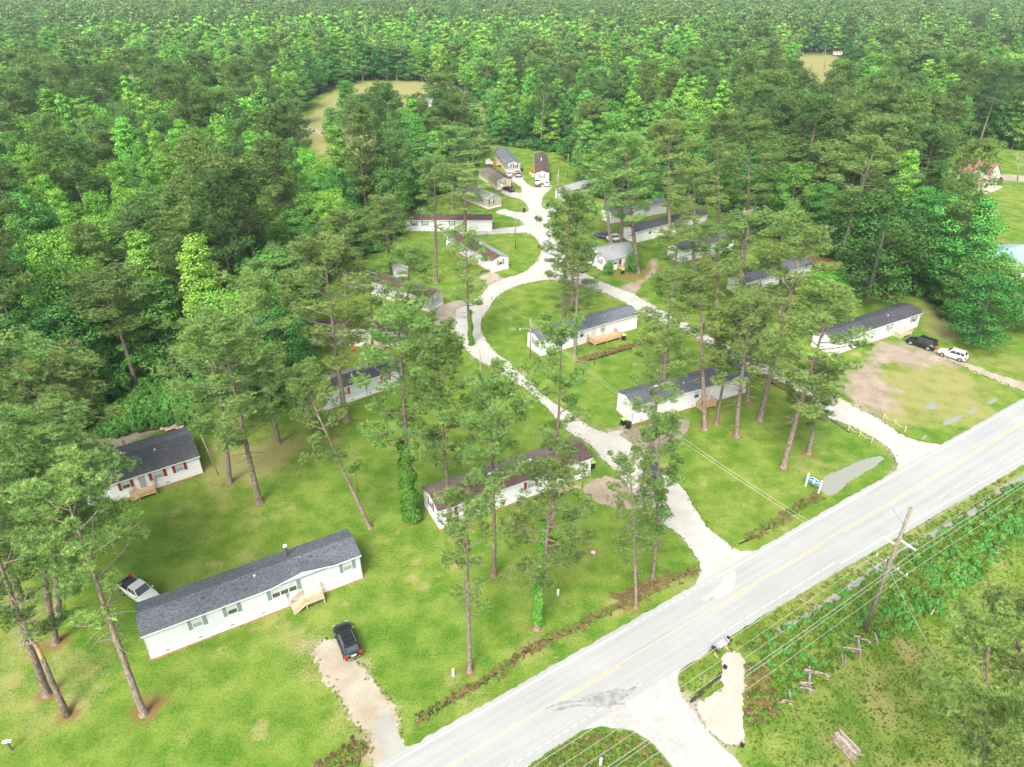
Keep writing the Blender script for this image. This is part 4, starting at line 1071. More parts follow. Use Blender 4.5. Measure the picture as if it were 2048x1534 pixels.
def deck(label, H, x, w=2.2, d=1.4, h=None, stairs='left', wood='wood_new', y=0.0, cat='wooden steps', back=False):
    """porch platform with railings and a flight of steps, standing against the front wall"""
    h = h or H.hs; s = 1 if not back else -1
    t = thing('wooden_porch', label, cat, H.world(x, -.06-y if not back else H.dep+.06), H.rz+(0 if not back else math.pi))
    m = MB(); n = int(w/.15)
    for i in range(n): m.box((-w/2+i*w/n, -d, h-.04), (-w/2+(i+1)*w/n-.012, 0, h))
    m.box((-w/2, -d-.03, h-.2), (w/2, -d, h-.045)); m.box((-w/2, -.05, h-.2), (w/2, -.01, h-.045)); m.build('platform', M[wood], t)
    posts = [(-w/2+.05, -d+.05), (w/2-.05, -d+.05), (-w/2+.05, -.1), (w/2-.05, -.1)]
    if w > 3: posts += [(0, -d+.05)]
    for a, b in posts: m = MB(); m.box((a-.05, b-.05, 0), (a+.05, b+.05, h-.21)); m.build('post', M[wood], t)
    def rail(p, q, nm='railing'):
        m = MB(); p, q = Vector(p), Vector(q); up = Vector((0, 0, .95)); L_ = (q-p).length
        m.bar(p+up, q+up, .1, .05); m.bar(p+Vector((0, 0, .12)), q+Vector((0, 0, .12)), .04, .07)
        k_ = max(2, int(L_/.16))
        for i in range(k_+1):
            a = p.lerp(q, i/k_); ww = .09 if i in (0, k_) else .035; m.bar(a+Vector((0, 0, .005)), a+Vector((0, 0, .92)), ww)
        m.build(nm, M[wood], t)
    rail((-w/2+.05, -d+.06, h), (w/2-.05, -d+.06, h)) if stairs != 'front' else None
    sx = {'left': -1, 'right': 1, 'front': 0}[stairs]
    if sx != -1: rail((-w/2+.06, -d+.15, h), (-w/2+.06, -.12, h))
    if sx != 1: rail((w/2-.06, -d+.15, h), (w/2-.06, -.12, h))
    ns = max(2, int(h/.19)); run = .28
    m = MB()
    for i in range(ns):
        z = h-(i+1)*h/(ns+1); 
        if sx: xx = sx*(w/2+run*i); m.box((min(xx, xx+sx*run), -d+.02, z-.04), (max(xx, xx+sx*run), -.1, z))
        else: m.box((-w/2+.05, -d-run*(i+1), z-.04), (w/2-.05, -d-run*i, z))
    if sx:
        for yy in (-d+.02, -.12): m.bar((sx*w/2, yy, h-.1), (sx*(w/2+run*ns), yy, .03), .05, .2)
    else:
        for xx in (-w/2+.02, w/2-.02): m.bar((xx, -d, h-.1), (xx, -d-run*ns, .03), .05, .2)
    m.build('steps', M[wood], t)
    if sx:
        for yy in (-d+.04, -.14):
            rail((sx*(w/2+.02), yy, h-.05), (sx*(w/2+run*ns), yy, .02), 'stair_railing')
    else:
        for xx in (-w/2+.03, w/2-.03): rail((xx, -d-.03, h-.05), (xx, -d-run*ns, .02), 'stair_railing')
    return t

# ---------------------------------------------------------------- the homes
h1 = home('mobile_home', 'nearest long pale grey mobile home with dark grey roof, stove pipe and front gable', (303,1318), (725,1155), hs=.95, he=3.6, rise=.75, dep=4.5, wall='grey_siding', sh='sh_green',
          wins=[(397,1252), (466,1225), (570,1187,2.7,1.35,'sh_green',3), (695,1132)], doors=[(618,1170)], dormer=(12.6, 19.3, .62), pipe=(15.2, 3.3), vents=3)
deck('wooden porch with a side flight of steps at the nearest mobile home', h1, h1.doors[0]+.1, 2.0, 1.5, stairs='left', wood='wood_pale')
h2 = home('mobile_home', 'double width white mobile home with charcoal roof and maroon shutters at the left', (150,1030), (406,945), dep=8.0, hs=.65, he=2.9, rise=1.25, roof='roof_black', back_roof='roof_slate', sh='sh_red',
          wins=[(252,970), (315,948,1.3), (358,931)], doors=[(284,962,'door_grey')], vents=2)
deck('brown wooden porch with steps at the double width home', h2, h2.doors[0]+.1, 2.2, 1.5, stairs='left', wood='wood_new')
h3 = home('mobile_home', 'long white mobile home with a brown roof beside the gravel lane mouth', (880,1058), (1180,950), dep=4.9, hs=.7, he=3.05, rise=.75, roof='roof_brown', back_roof='roof_taupe', sh='sh_red',  # paler back slope: sky sheen put into the shingle colour
          wins=[(958,1002,1.2), (1062,966,1.2), (-3,0), (-16.5,0)], lwins=[(863,1022)], doors=[(1105,955)], ridgevent=[(6.5, 8.5), (12.5, 14.5)], vents=1)
deck('wooden porch half hidden by pine foliage at the brown roofed home', h3, h3.doors[0]+1.2, 2.6, 1.8, stairs='right', wood='wood_pale')
deck('wooden landing behind the brown roofed home', h3, 7.5, 2.6, 1.6, stairs='right', wood='wood_pale', back=True)
h4 = home('mobile_home', 'white mobile home with dark roof and red shutters in the left middle', (610,835), (803,768), dep=4.6, hs=.7, he=3.05, rise=.75, roof='roof_black', back_roof='roof_grey', wall='grey_siding', sh='sh_brightred',  # grey back slope imitates sky reflection through its shingle colour
          wins=[(688,778,1.0), (640,800), (770,748)], doors=[(738,760)], vents=1)
h5 = home('mobile_home', 'tan mobile home with brown roof, sage shutters and a white front ramp', (606,692), (806,692), dep=4.6, hs=.7, he=3.0, rise=.8, roof='roof_brown', back_roof='roof_taupe', wall='tan_siding', sh='sh_sage',
          wins=[(675,668,.9), (713,668,1.0), (770,668)], doors=[(738,668)], dormer=(8.2, 12.8, .6), vents=1)
deck('white wooden ramp and porch at the tan home', h5, h5.doors[0]+.6, 2.6, 1.6, stairs='right', wood='wood_pale')
h6 = home('mobile_home', 'white mobile home with reddish brown roof left of the lane bend', (694,572), (858,624), dep=4.5, hs=.55, he=2.9, rise=.75, roof='roof_brown', back_roof='roof_taupe', wall='greenish_siding', sh='sh_green',
          rwins=[(871,600,1.1)], wins=[(760,590), (830,608)], doors=[(806,600)], ridgevent=[(4, 7)], vents=1)
deck('yellow timber porch at the reddish brown roofed home', h6, h6.doors[0], 2.2, 1.5, stairs='right')
h7 = home('mobile_home', 'white mobile home with faded brown roof set end-on above the lane bend', (893,490), (984,545), dep=4.4, hs=.55, he=2.9, rise=.7, roof='roof_brown', back_roof='roof_grey', sh='sh_green',
          rwins=[(1001,525,1.1)], wins=[(-2,0), (-5,0), (-9,0)], doors=[(-14,0)], ridgevent=[(3, 5), (12, 14)], vents=2)
deck('small wooden porch on the side of the end-on brown roofed home', h7, 14.2, 1.8, 1.3, stairs='right')
h8 = home('mobile_home', 'white mobile home with brown roof facing the camera behind two pines', (812,462), (984,462), dep=4.4, hs=.55, he=2.95, rise=.65, roof='roof_brown', sh='sh_green',
          wins=[(828,448), (850,447), (904,447), (925,447)], doors=[(922,452)], vents=1)
deck('small wooden porch at the white home behind two pines', h8, h8.doors[0]-.6, 1.8, 1.3, stairs='right')
h9 = home('mobile_home', 'small cream mobile home with light grey roof on the court, dark shutters on its end', (925,398), (977,418), dep=4.6, hs=.4, he=2.8, rise=.8, roof='roof_grey', wall='tan_siding', sh='sh_dark', rwins=[(983,403,1.1)], wins=[(-5,0), (-9,0)], vents=1)
h10 = home('mobile_home', 'yellow mobile home with patchy dark roof on the court', (958,355), (994,380), dep=4.6, hs=.8, he=3.0, rise=.75, roof='roof_taupe', back_roof='roof_brown', wall='cream_siding', sh='sh_green', rwins=[(1006,364,1.0)], wins=[(-4,0), (-9,0)], vents=1)
h11 = home('mobile_home', 'white mobile home with blue-grey roof at the end of the court', (990,317), (1013,345), dep=4.6, hs=.6, he=3.0, rise=.8, roof='roof_blue', wall='tan_siding', sh='sh_dark', rwins=[(1018,334,.9), (1031,335,.9)], wins=[(-3,0), (-7,0), (-11,0)], vents=1)
deck('wooden porch on the side of the blue-grey roofed home', h11, h11.L*.55, 2.4, 1.6, stairs='left')
A12 = at(1073, 309, 3.0); b12 = at(1070.5, 365)
h12 = home('mobile_home', 'white mobile home with purplish brown roof at the end of the court', proj((b12.x+.3, A12.y, 0)), (1070.5,365), dep=4.3, hs=.6, he=3.0, rise=.75, roof='roof_brown', sh='sh_green', rwins=[(1084,353,1.3)], vents=1, ridgevent=[(8, 12)])
h13 = home('mobile_home', 'white mobile home with grey roof half hidden right of the court', (1132,402), ang=42, L=14, dep=4.4, hs=.5, he=2.9, rise=.8, roof='roof_grey', sh='sh_red', wins=[(1143,390), (-7,0)], vents=1)
h14 = home('mobile_home', 'white mobile home end showing between pines behind the parked cars', (1222,447), ang=30, L=19, dep=4.5, hs=.5, he=2.9, rise=.7, roof='roof_slate', sh='sh_green', wins=[(-1.8,0), (-6,0), (-12,0)], vents=1)
h15 = home('mobile_home', 'long white mobile home with dark roof and dark windows under tall pines', (1270,486), (1412,450), dep=4.5, hs=.65, he=2.9, rise=.75, roof='roof_black', sh=None, wins=[(1322,460), (1343,455), (1361,450), (1300,465)], doors=[(1378,448)], vents=2)
deck('wooden stair at the long white home under tall pines', h15, h15.doors[0]-.3, 1.8, 1.3, stairs='left', wood='wood_old')
h16 = home('mobile_home', 'small white mobile home with slate roof left of the large spreading pine', (1360,525), ang=31, L=17, dep=4.4, hs=.75, he=2.9, rise=.7, roof='roof_slate', sh=None, wins=[(1394,500), (1419,492), (-13,0)], vents=1)
h17 = home('cottage', 'grey roofed white cottage with green shutters beside a large shrub', (1211,544), ang=31, L=9.0, dep=7.5, hs=.3, he=2.9, rise=1.3, roof='roof_grey', sh='sh_sage', lwins=[(1200,522,1.0)], wins=[(1231,520,.9)], doors=[(1240,524,'door_dark')], vents=1, cat='cottage')
deck('small dark wooden porch of the grey roofed cottage', h17, h17.doors[0], 1.8, 1.6, h=.5, stairs='right')
h18 = home('mobile_home', 'white mobile home with blue-grey roof inside the gravel loop', (1081,712), (1273,656), dep=4.4, hs=.6, he=3.0, rise=.75, roof='roof_blue', sh=None, wins=[(1163,675,.9), (1205,664,1.2), (1130,690)], lwins=[(1071,692,1.3,1.25,'sh_green')], doors=[(1187,672)], vents=2)
deck('long new wooden deck at the home inside the gravel loop', h18, h18.doors[0]+1.5, 6.2, 2.2, h=.75, stairs='right', wood='wood_new', cat='deck')
h19 = home('mobile_home', 'long white mobile home with slate roof behind the row of bare pine trunks', (1264,848), (1490,785), dep=4.4, hs=.6, he=3.3, rise=.8, roof='roof_slate', sh=None, wins=[(1300,822,1.6,1.4,'sh_green'), (1395,778), (1408,776,.9)], doors=[(1415,783)], vents=3, ridgevent=[(4, 8), (17, 20)])
deck('yellow wooden porch behind the bare pine trunks', h19, h19.doors[0]-.2, 2.0, 1.5, stairs='left')
h20 = home('mobile_home', 'white mobile home almost hidden by thin pines at the wooded bend', (1484,592), (1622,552), dep=4.4, hs=.5, he=2.9, rise=.7, roof='roof_slate', sh=None, wins=[(-4,0), (-10,0)], vents=1)
h21 = home('mobile_home', 'white mobile home with charcoal roof at the right by two parked cars', (1662,712), (1834,653), dep=4.5, hs=.6, he=3.0, rise=.75, roof='roof_black', sh='sh_green', wins=[(1781,648,1.0), (1829,634,1.0), (-4,0)], doors=[(1799,646)], vents=2)
deck('pale wooden porch with steps by the two parked cars', h21, h21.doors[0]+.6, 2.4, 1.8, stairs='left', wood='wood_pale')
h22 = home('brick_house', 'two storey pale house with red-brown roof at the right edge', (1904,370), (1963,384), dep=8.2, hs=.05, he=4.2, rise=3.6, roof='roof_red', wall='cream_pale', sh=None, rwins=[(1973,372,.7,1.4,'sh_red'), (1984,367,.7,1.4,'sh_red')], wins=[(-10,0), (-6,0)], vents=0, cat='house', dormer=(4, 10, 2.4), zc=1.0)
h22.root.name = 'house'
m = MB(); m.prism([(-2.6, 2.5), (0, 3.4), (0, 3.5), (-2.6, 2.62)], h22.L-5.5, h22.L+.2, axis='x'); m.build('porch_roof', M['roof_red'], h22.root)
for i in range(3):
    m = MB(); m.box((h22.L-5.3+i*2.6, -2.5, 0), (h22.L-5.15+i*2.6, -2.35, 2.5)); m.build('porch_post', M['trim'], h22.root)
sheet('patio', gpoly([(1928,392),(1945,394),(1972,388),(2003,376),(2004,373),(1998,371),(1966,384),(1935,388)]), .014, M['concrete'], .02, .5)
h23 = home('barn', 'barn with pale blue metal roof at the right edge among trees', (1962,580), (2085,546), dep=11, hs=.05, he=3.0, rise=1.9, roof='roof_metal', sh=None, wins=[(2032,546,1.4,1.8), (2042,544,1.4,1.8)], vents=0, cat='barn', zc=.3)
h24 = home('mobile_home', 'distant white home with grey roof in the far clearing', (824,217), (862,219), dep=8, hs=.3, he=2.8, rise=1.5, roof='roof_grey', sh=None, wins=[(-3,0), (-8,0)], vents=0, cat='house'); h24.root.name = 'house'
h25 = home('shed', 'small white shed behind the reddish brown roofed home', (788,556), ang=20, L=3.2, dep=2.6, hs=.05, he=2.2, rise=.5, roof='roof_grey', vents=0, cat='shed')
h26 = home('shed', 'pale shed glimpsed deep in the left woods', (205,606), ang=20, L=6, dep=4, hs=.05, he=2.6, rise=.6, roof='roof_grey', vents=0, cat='shed')
# ---------------------------------------------------------------- vehicles
def paint(name, col, rough=.22):
    m = mat(name, col, rough, .5); m.node_tree.nodes['Principled BSDF'].inputs['Coat Weight'].default_value = .3; return m
M['paint_black'] = paint('black_car_paint', (0.012, 0.013, 0.016)); M['paint_white'] = paint('white_car_paint', (0.62, 0.62, 0.61), .3)
M['paint_silver'] = paint('silver_car_paint', (0.42, 0.44, 0.46), .3); M['paint_blue'] = paint('dark_blue_car_paint', (0.03, 0.045, 0.08)); M['glass'] = mat('car_glass', (0.03, 0.045, 0.05), .05, .9)
M['tyre'] = mat('tyre_rubber', (0.02, 0.02, 0.02), .85); M['rim'] = mat('alloy_rim', (0.45, 0.45, 0.46), .35, .6, .6); M['tail'] = mat('red_tail_light', (0.55, 0.02, 0.015), .25)
M['lamp'] = mat('clear_head_light', (0.62, 0.64, 0.66), .15, .7); M['chrome'] = mat('chrome_trim', (0.5, 0.5, 0.52), .25, .6, .8); M['plate'] = mat('licence_plate', (0.6, 0.6, 0.58), .5); M['bedliner'] = mat('truck_bed_liner', (0.05, 0.055, 0.06), .8)
SPEC = {
 # stations of the lower body: x, z low, z belt, half width ; cabin: x and z of windscreen base, roof front, roof rear, rear glass base
 'suv':    dict(L=4.75, W=.94, st=[(-2.36,.42,.78,.74),(-2.2,.30,1.02,.88),(-1.4,.27,1.06,.94),(0,.26,1.06,.95),(1.0,.27,1.04,.94),(1.7,.29,.98,.90),(2.2,.32,.86,.80),(2.37,.42,.70,.62)], cab=[(.95,1.04),(.25,1.70),(-1.75,1.68),(-2.22,1.05)], wt=.68, wh=(1.45,-1.42), r=.36),
 'suv_box':dict(L=5.0, W=.97, st=[(-2.5,.45,.95,.85),(-2.4,.34,1.14,.94),(-1.4,.32,1.16,.97),(0,.32,1.16,.97),(1.1,.32,1.14,.97),(1.9,.34,1.10,.94),(2.4,.36,1.0,.86),(2.5,.45,.80,.76)], cab=[(1.0,1.14),(.45,1.86),(-2.2,1.84),(-2.42,1.15)], wt=.78, wh=(1.55,-1.5), r=.40),
 'sedan':  dict(L=4.7, W=.90, st=[(-2.33,.40,.70,.70),(-2.15,.28,.92,.84),(-1.4,.24,.96,.90),(0,.22,.92,.91),(.9,.23,.92,.90),(1.7,.26,.84,.86),(2.2,.30,.72,.76),(2.34,.38,.60,.60)], cab=[(.95,.92),(.2,1.44),(-1.0,1.42),(-1.75,.96)], wt=.62, wh=(1.42,-1.38), r=.33),
 'pickup': dict(L=5.6, W=.98, st=[(-2.78,.50,1.10,.93),(-2.7,.42,1.14,.96),(-.62,.40,1.14,.98),(.2,.38,1.14,.98),(1.2,.38,1.14,.98),(2.0,.38,1.10,.96),(2.6,.40,1.0,.88),(2.8,.48,.82,.76)], cab=[(1.15,1.14),(.55,1.84),(-.55,1.83),(-.78,1.15)], wt=.74, wh=(1.85,-1.75), r=.41),
}
def car(name, label, fr, rear, kind, paintm, cat, z=.8, rails=True):
    f, b = at(*fr, z), at(*rear, z); d = (f-b); d.z = 0; c = (f+b)/2
    t = thing(name, label, cat, (c.x, c.y, .02), math.atan2(d.y, d.x)); S = SPEC[kind]; st = S['st']; pm = M[paintm]
    m = MB(); rings = []
    for x, zl, zb, w in st:
        zm = zl+(zb-zl)*.55
        rings.append([(x, -w*.90, zl), (x, -w, zl+.12), (x, -w, zm), (x, -w*.93, zb-.03), (x, -w*.86, zb), (x, 0, zb+.035), (x, w*.86, zb), (x, w*.93, zb-.03), (x, w, zm), (x, w, zl+.12), (x, w*.90, zl)])
    V = [p for r_ in rings for p in r_]; n = len(rings[0]); F = []
    bed = kind == 'pickup'
    for i in range(len(rings)-1):
        for k_ in range(n):
            if bed and i in (0, 1) and 4 <= k_ <= 5: continue
            F.append((i*n+k_, i*n+(k_+1) % n, (i+1)*n+(k_+1) % n, (i+1)*n+k_))
    F += [tuple(range(n))[::-1], tuple((len(rings)-1)*n+k_ for k_ in range(n))]
    m.add(V, F); body = m.build('body', pm, t, smooth=True)
    for p in body.data.polygons: p.use_smooth = True
    if bed:
        q = MB(); q.box((-2.68, -.80, .62), (-.70, .80, .66)); q.box((-2.68, -.84, .66), (-.70, -.80, 1.12)); q.box((-2.68, .80, .66), (-.70, .84, 1.12)); q.box((-.74, -.80, .66), (-.70, .80, 1.12)); q.box((-2.72, -.8, .66), (-2.68, .8, 1.12)); q.build('truck_bed', M['bedliner'], t)
    (x0, z0), (x1, z1), (x2, z2), (x3, z3) = S['cab']; wb = S['W']*.90; wt = S['wt']
    B = [(x0, -wb*.92, z0), (x0, wb*.92, z0), (x3, wb*.94, z3), (x3, -wb*.94, z3)]; T = [(x1, -wt, z1), (x1, wt, z1), (x2, wt*.97, z2), (x2, -wt*.97, z2)]
    q = MB(); q.add(B+T, [(4, 7, 6, 5), (0, 4, 5, 1), (1, 5, 6, 2), (2, 6, 7, 3), (3, 7, 4, 0), (0, 1, 2, 3)])
    q.build('cabin', pm, t, bevel=.035)
    def panel(nm, a, b, c_, d_, u0, u1, v0, v1, off, mm=M['glass']):
        a, b, c_, d_ = map(Vector, (a, b, c_, d_))    # a-b bottom edge, d-c top edge
        g = lambda u, v: a.lerp(b, u).lerp(d_.lerp(c_, u), v)
        P = [g(u0, v0), g(u1, v0), g(u1, v1), g(u0, v1)]; nr = (P[1]-P[0]).cross(P[3]-P[0]).normalized()
        cen = Vector((sum((v.x for v in B+T and [Vector(x) for x in B+T]))/8, 0, (z0+z1)/2))
        if nr.dot(sum(P, Vector())/4-cen) < 0: nr = -nr
        P2 = [p+nr*off for p in P]; P = [p-nr*.01 for p in P]
        o = MB(); o.add(P+P2, [(0, 1, 2, 3), (4, 5, 6, 7), (0, 1, 5, 4), (1, 2, 6, 5), (2, 3, 7, 6), (3, 0, 4, 7)]); o.build(nm, mm, t)
    panel('windscreen', B[0], B[1], T[1], T[0], .05, .95, .06, .93, .012)
    panel('rear_window', B[3], B[2], T[2], T[3], .08, .92, .25, .90, .012)
    for s_, (i, j) in ((0, (0, 3)), (1, (1, 2))):
        parts = ((.10, .47), (.51, .93)) if kind != 'pickup' else ((.12, .52), (.56, .93))
        if kind in ('suv', 'suv_box'): parts = ((.10, .40), (.43, .70), (.73, .94))
        for u0, u1 in parts: panel('side_window', B[i], B[j], T[j], T[i], u0, u1, .10, .88, .012)
    r = S['r']
    for x in S['wh']:
        for s_ in (-1, 1):
            q = MB(); y = s_*(S['W']-.10); q.tube([(x, y-.11, r), (x, y+.11, r)], r, 20); wv = q.build('wheel', M['tyre'], t)
            q = MB(); y2 = y+s_*.115; q.tube([(x, y2-.02, r), (x, y2+.02, r)], r*.62, 16); q.build('rim', M['rim'], wv)
            q = MB(); q.tube([(x, s_*(S['W']-.22), r+.02), (x, s_*(S['W']+.004), r+.02)], r*1.16, 20); q.build('wheel_arch', M['dark_under'], t)
    xe = st[-2][0]; zt = st[-2][2]; xr = st[1][0]; zr = st[1][2]
    for s_ in (-1, 1):
        q = MB(); q.box((xe-.10, min(s_*.50, s_*.78), zt-.20), (xe+.10, max(s_*.50, s_*.78), zt-.02)); q.build('headlight', M['lamp'], t, bevel=.02)
        q = MB(); q.box((xr-.14, min(s_*.62, s_*.90), zr-.30), (xr+.10, max(s_*.62, s_*.90), zr+.02)); q.build('tail_light', M['tail'], t, bevel=.02)
        q = MB(); q.bar((x0-.05, s_*(S['W']-.06), z0+.03), (x0-.08, s_*(S['W']+.14), z0+.10), .10, .13); q.build('mirror', pm if kind != 'suv' else M['chrome'], t)
    if rails and kind in ('suv', 'suv_box'):
        for s_ in (-1, 1): q = MB(); q.bar((x1-.15, s_*(wt-.06), z1+.05), (x2+.2, s_*(wt-.06), z2+.05), .04, .04); q.build('roof_rail', M['chrome'], t)
        for xx in (x1-.7, x2+.7): q = MB(); q.bar((xx, -(wt-.06), z1+.05), (xx, wt-.06, z1+.05), .06, .035); q.build('cross_bar', M['black'], t)
    q = MB(); q.box((st[0][0]-.02, -.26, .78), (st[0][0]+.06, .26, .92)); q.build('licence_plate', M['plate'], t)
    q = MB(); q.box((st[0][0]-.03, -st[0][3]*.95, .46), (st[0][0]+.12, st[0][3]*.95, .62)); q.build('rear_bumper', M['chrome'] if kind != 'sedan' else pm, t, bevel=.03)
    q = MB(); q.box((st[-1][0]-.08, -.42, .52), (st[-1][0]+.02, .42, .66)); q.build('grille', M['black'], t, bevel=.02)
    return t
car('sports_utility_car', 'shiny black crossover on the grass above the sandy driveway', (681,1248), (706,1307), 'suv', 'paint_black', 'car', .9)
car('pickup_truck', 'white pickup truck with an empty dark bed under the pine', (307,1200), (249,1162), 'pickup', 'paint_white', 'pickup truck', .9)
car('sports_utility_car', 'large black boxy car by the pale wooden porch on the right', (1821,677), (1867,692), 'suv_box', 'paint_black', 'car', .8)
car('sports_utility_car', 'white crossover on the gravel track behind the black boxy car', (1883,701), (1929,715), 'suv', 'paint_white', 'car', .7, False)
car('sedan_car', 'silver sedan beside the silver pickup at the court end', (1014,343), (1021,355), 'sedan', 'paint_silver', 'car', .5)
car('pickup_truck', 'silver pickup parked under the blue-grey roofed gable', (1033,341), (1038,354), 'pickup', 'paint_silver', 'pickup truck', .6)
car('sports_utility_car', 'black car nose-in before the purplish roofed gable', (1075,360), (1075,374), 'suv', 'paint_black', 'car', .6)
car('sedan_car', 'white car before the purplish roofed gable', (1093,360), (1094,374), 'sedan', 'paint_white', 'car', .6)
car('sedan_car', 'black sedan parked by the yellow mobile home', (1007,375), (1026,382), 'sedan', 'paint_black', 'car', .5)
car('sports_utility_car', 'dark car under the pines behind the grey roofed cottage', (1191,470), (1218,474), 'suv', 'paint_blue', 'car', .6)
car('sports_utility_car', 'white car between pine trunks behind the grey roofed cottage', (1245,475), (1219,478), 'suv', 'paint_white', 'car', .6)
car('sedan_car', 'grey car half hidden at the right end of the tan home', (856,668), (886,668), 'sedan', 'paint_silver', 'car', .6)
car('sports_utility_car', 'dark car on the lane hidden behind the dark pine', (1302,925), (1298,958), 'suv', 'paint_blue', 'car', .8)
car('sports_utility_car', 'black car beside the red-brown roofed house', (1987,366), (2003,358), 'suv', 'paint_black', 'car', .8)
car('sports_utility_car', 'distant dark car beside the far white and red camper', (1655,106), (1663,106), 'suv', 'paint_black', 'car', .8)
# far camper
b = at(1668, 112); t = thing('camper', 'distant white camper with a red roof in the pale far clearing', 'camper', b, .1)
m = MB(); m.box((0, 0, .5), (6, 2.5, 2.9)); m.build('body', M['trim'], t, bevel=.15)
m = MB(); m.box((-.1, -.1, 2.92), (6.1, 2.6, 3.1)); m.build('roof', M['sh_brightred'], t)
for x in (1.2, 3.6): m = MB(); m.box((x, -.03, 1.5), (x+1.2, .0, 2.2)); m.build('window', M['pane_dark'], t)
for x in (2.3, 3.5): m = MB(); m.tube([(x, -.02, .4), (x, .2, .4)], .38, 14); m.build('wheel', M['tyre'], t)
# ---------------------------------------------------------------- poles, wires, signs, bins and the small things
M['pole'] = barkmat('weathered_pole', (0.20, 0.16, 0.12), (0.42, 0.37, 0.30)); M['wire'] = mat('pale_wire', (0.45, 0.45, 0.44), .5); M['galv'] = mat('galvanised_metal', (0.42, 0.43, 0.44), .4, .5, .5)
M['insul'] = mat('porcelain_insulator', (0.60, 0.60, 0.62), .2, .6); M['sign_blue'] = mat('sign_blue', (0.02, 0.22, 0.62), .4); M['rope'] = mat('pale_rope', (0.62, 0.60, 0.54), .8)
M['yellow_post'] = noisy('yellow_wood_post', (0.55, 0.40, 0.14), (0.66, 0.52, 0.25), 3); M['orange'] = mat('orange_paint', (0.75, 0.12, 0.02), .6); M['greenbox'] = mat('green_plastic', (0.02, 0.16, 0.09), .5)
def pole(px, py, h, label, r=.14, lean=0.0, name='utility_pole', tip=None):
    b = at(px, py); t = thing(name, label, 'utility pole', b); t.rotation_euler = (0, R(lean), 0)
    m = MB(); m.tube([(0, 0, 0), (0, 0, h*.5), (0, 0, h)], [r, r*.88, r*.72], 12); m.build('pole_shaft', M['pole'], t, smooth=True); return t
def wire(pts, label, r=.018, sag=.6, group=None, n=14):
    m = MB(); P = []
    for (a, b) in zip(pts[:-1], pts[1:]):
        a, b = Vector(a), Vector(b)
        for i in range(n):
            u = i/n; p = a.lerp(b, u); p.z -= sag*4*u*(1-u); P.append(p)
    P.append(Vector(pts[-1])); m.tube(P, r, 5); o = m.build('overhead_wire', M['wire']); return tag(o, label, 'wire', group)
PB = at(1728, 1265); t = pole(1728, 1265, 17.1, 'tall weathered power pole with a crossarm in the roadside weeds', .22, 0)
U3 = Vector((U[0], U[1], 0)); N3 = Vector((NN[0], NN[1], 0))
m = MB(); m.bar(-N3*1.55+Vector((0, 0, 9.6))+U3*.25, N3*1.75+Vector((0, 0, 9.6))+U3*.25, .12, .14); ca = m.build('crossarm', M['wood_old'], t)
arm = [-1.5, -.55, .75, 1.65]
for q in arm: m = MB(); p = N3*q+Vector((0, 0, 9.68))+U3*.25; m.cyl(p, .04, .14, 8); m.cyl(p+Vector((0, 0, .14)), .09, .13, 10, r2=.05); m.build('insulator', M['insul'], ca)
m = MB(); m.bar(-N3*.2+Vector((0, 0, 8.4)), -N3*.95+Vector((0, 0, 9.5)), .05); m.bar(N3*.2+Vector((0, 0, 8.4)), N3*.95+Vector((0, 0, 9.5)), .05); m.build('brace', M['galv'], t)
m = MB(); m.cyl((-.9, .2, 8.7), .13, .45, 12); m.bar((0, 0, 8.9), (-.9, .2, 8.9), .05); m.build('street_lamp_head', M['galv'], t, bevel=.01)
for z, s_, ln in ((12.4, -1, 1.5), (13.2, 1, 1.7)): m = MB(); m.bar(N3*s_*.15+Vector((0, 0, z)), N3*s_*ln+Vector((0, 0, z-.05)), .16, .18); m.build('post_insulator', M['insul'], t, bevel=.03)
m = MB(); m.bar(-N3*.1+Vector((0, 0, 15.0)), -N3*1.5+Vector((0, 0, 15.9)), .05); m.build('lightning_rod', M['galv'], t)
for i, q in enumerate(arm):
    p = PB+N3*q+Vector((0, 0, 9.95))+U3*.25; e = N3*0
    wire([p-U3*75, p, p+U3*110], ['power wire on the crossarm, nearest the road', 'power wire on the crossarm, second from the road', 'power wire on the crossarm, second from the field side', 'power wire on the crossarm, nearest the field'][i], .014, 1.0, 'wires on the power pole', 20)
p = PB-N3*1.5+Vector((0, 0, 12.4)); wire([p-U3*75, p, p+U3*110], 'high wire on the road side pale insulator', .016, 1.2, 'wires on the power pole', 20)
p = PB+N3*1.7+Vector((0, 0, 13.1)); wire([p-U3*75, p, p+U3*110], 'high wire on the field side pale insulator', .016, 1.2, 'wires on the power pole', 20)
P1 = at(1060, 722); c1 = Vector((P1.x, P1.y, 8.0))
for i, dz in enumerate((0, -.5)): wire([PB+Vector((0, 0, 9.2+dz)), c1+Vector((0, 0, dz-.3))], ['upper service wire crossing the road to the loop', 'lower service wire crossing the road to the loop'][i], .016, 1.6, 'service wires to the gravel loop', 40)
wire([PB+Vector((0, 0, 9.4)), at(1875, 1320, 0)], 'guy wire from the power pole to the field', .02, .2)
t = pole(1060, 722, 8.4, 'wooden pole with a street lamp inside the gravel loop', .13)
m = MB(); m.cyl((.25, -.05, 6.6), .17, .55, 12); m.build('transformer', M['galv'], t, bevel=.01); m = MB(); m.tube([(0, 0, 6.2), (-.9, -.2, 6.6), (-1.7, -.3, 6.5)], .035, 6); m.build('lamp_arm', M['galv'], t)
m = MB(); m.cyl((-1.8, -.3, 6.38), .16, .14, 10, r2=.08); m.build('lamp_head', M['insul'], t)
for i, (x, y, l) in enumerate([(1000, 600, 'service wire running over the loop lawn to the west'), (1150, 640, 'service wire to the home inside the loop')]): q = at(x, y, 3.5); wire([c1, q], l, .014, .5)
pole(962, 770, 6.6, 'bare wooden pole beside the lane behind pine crowns', .12)
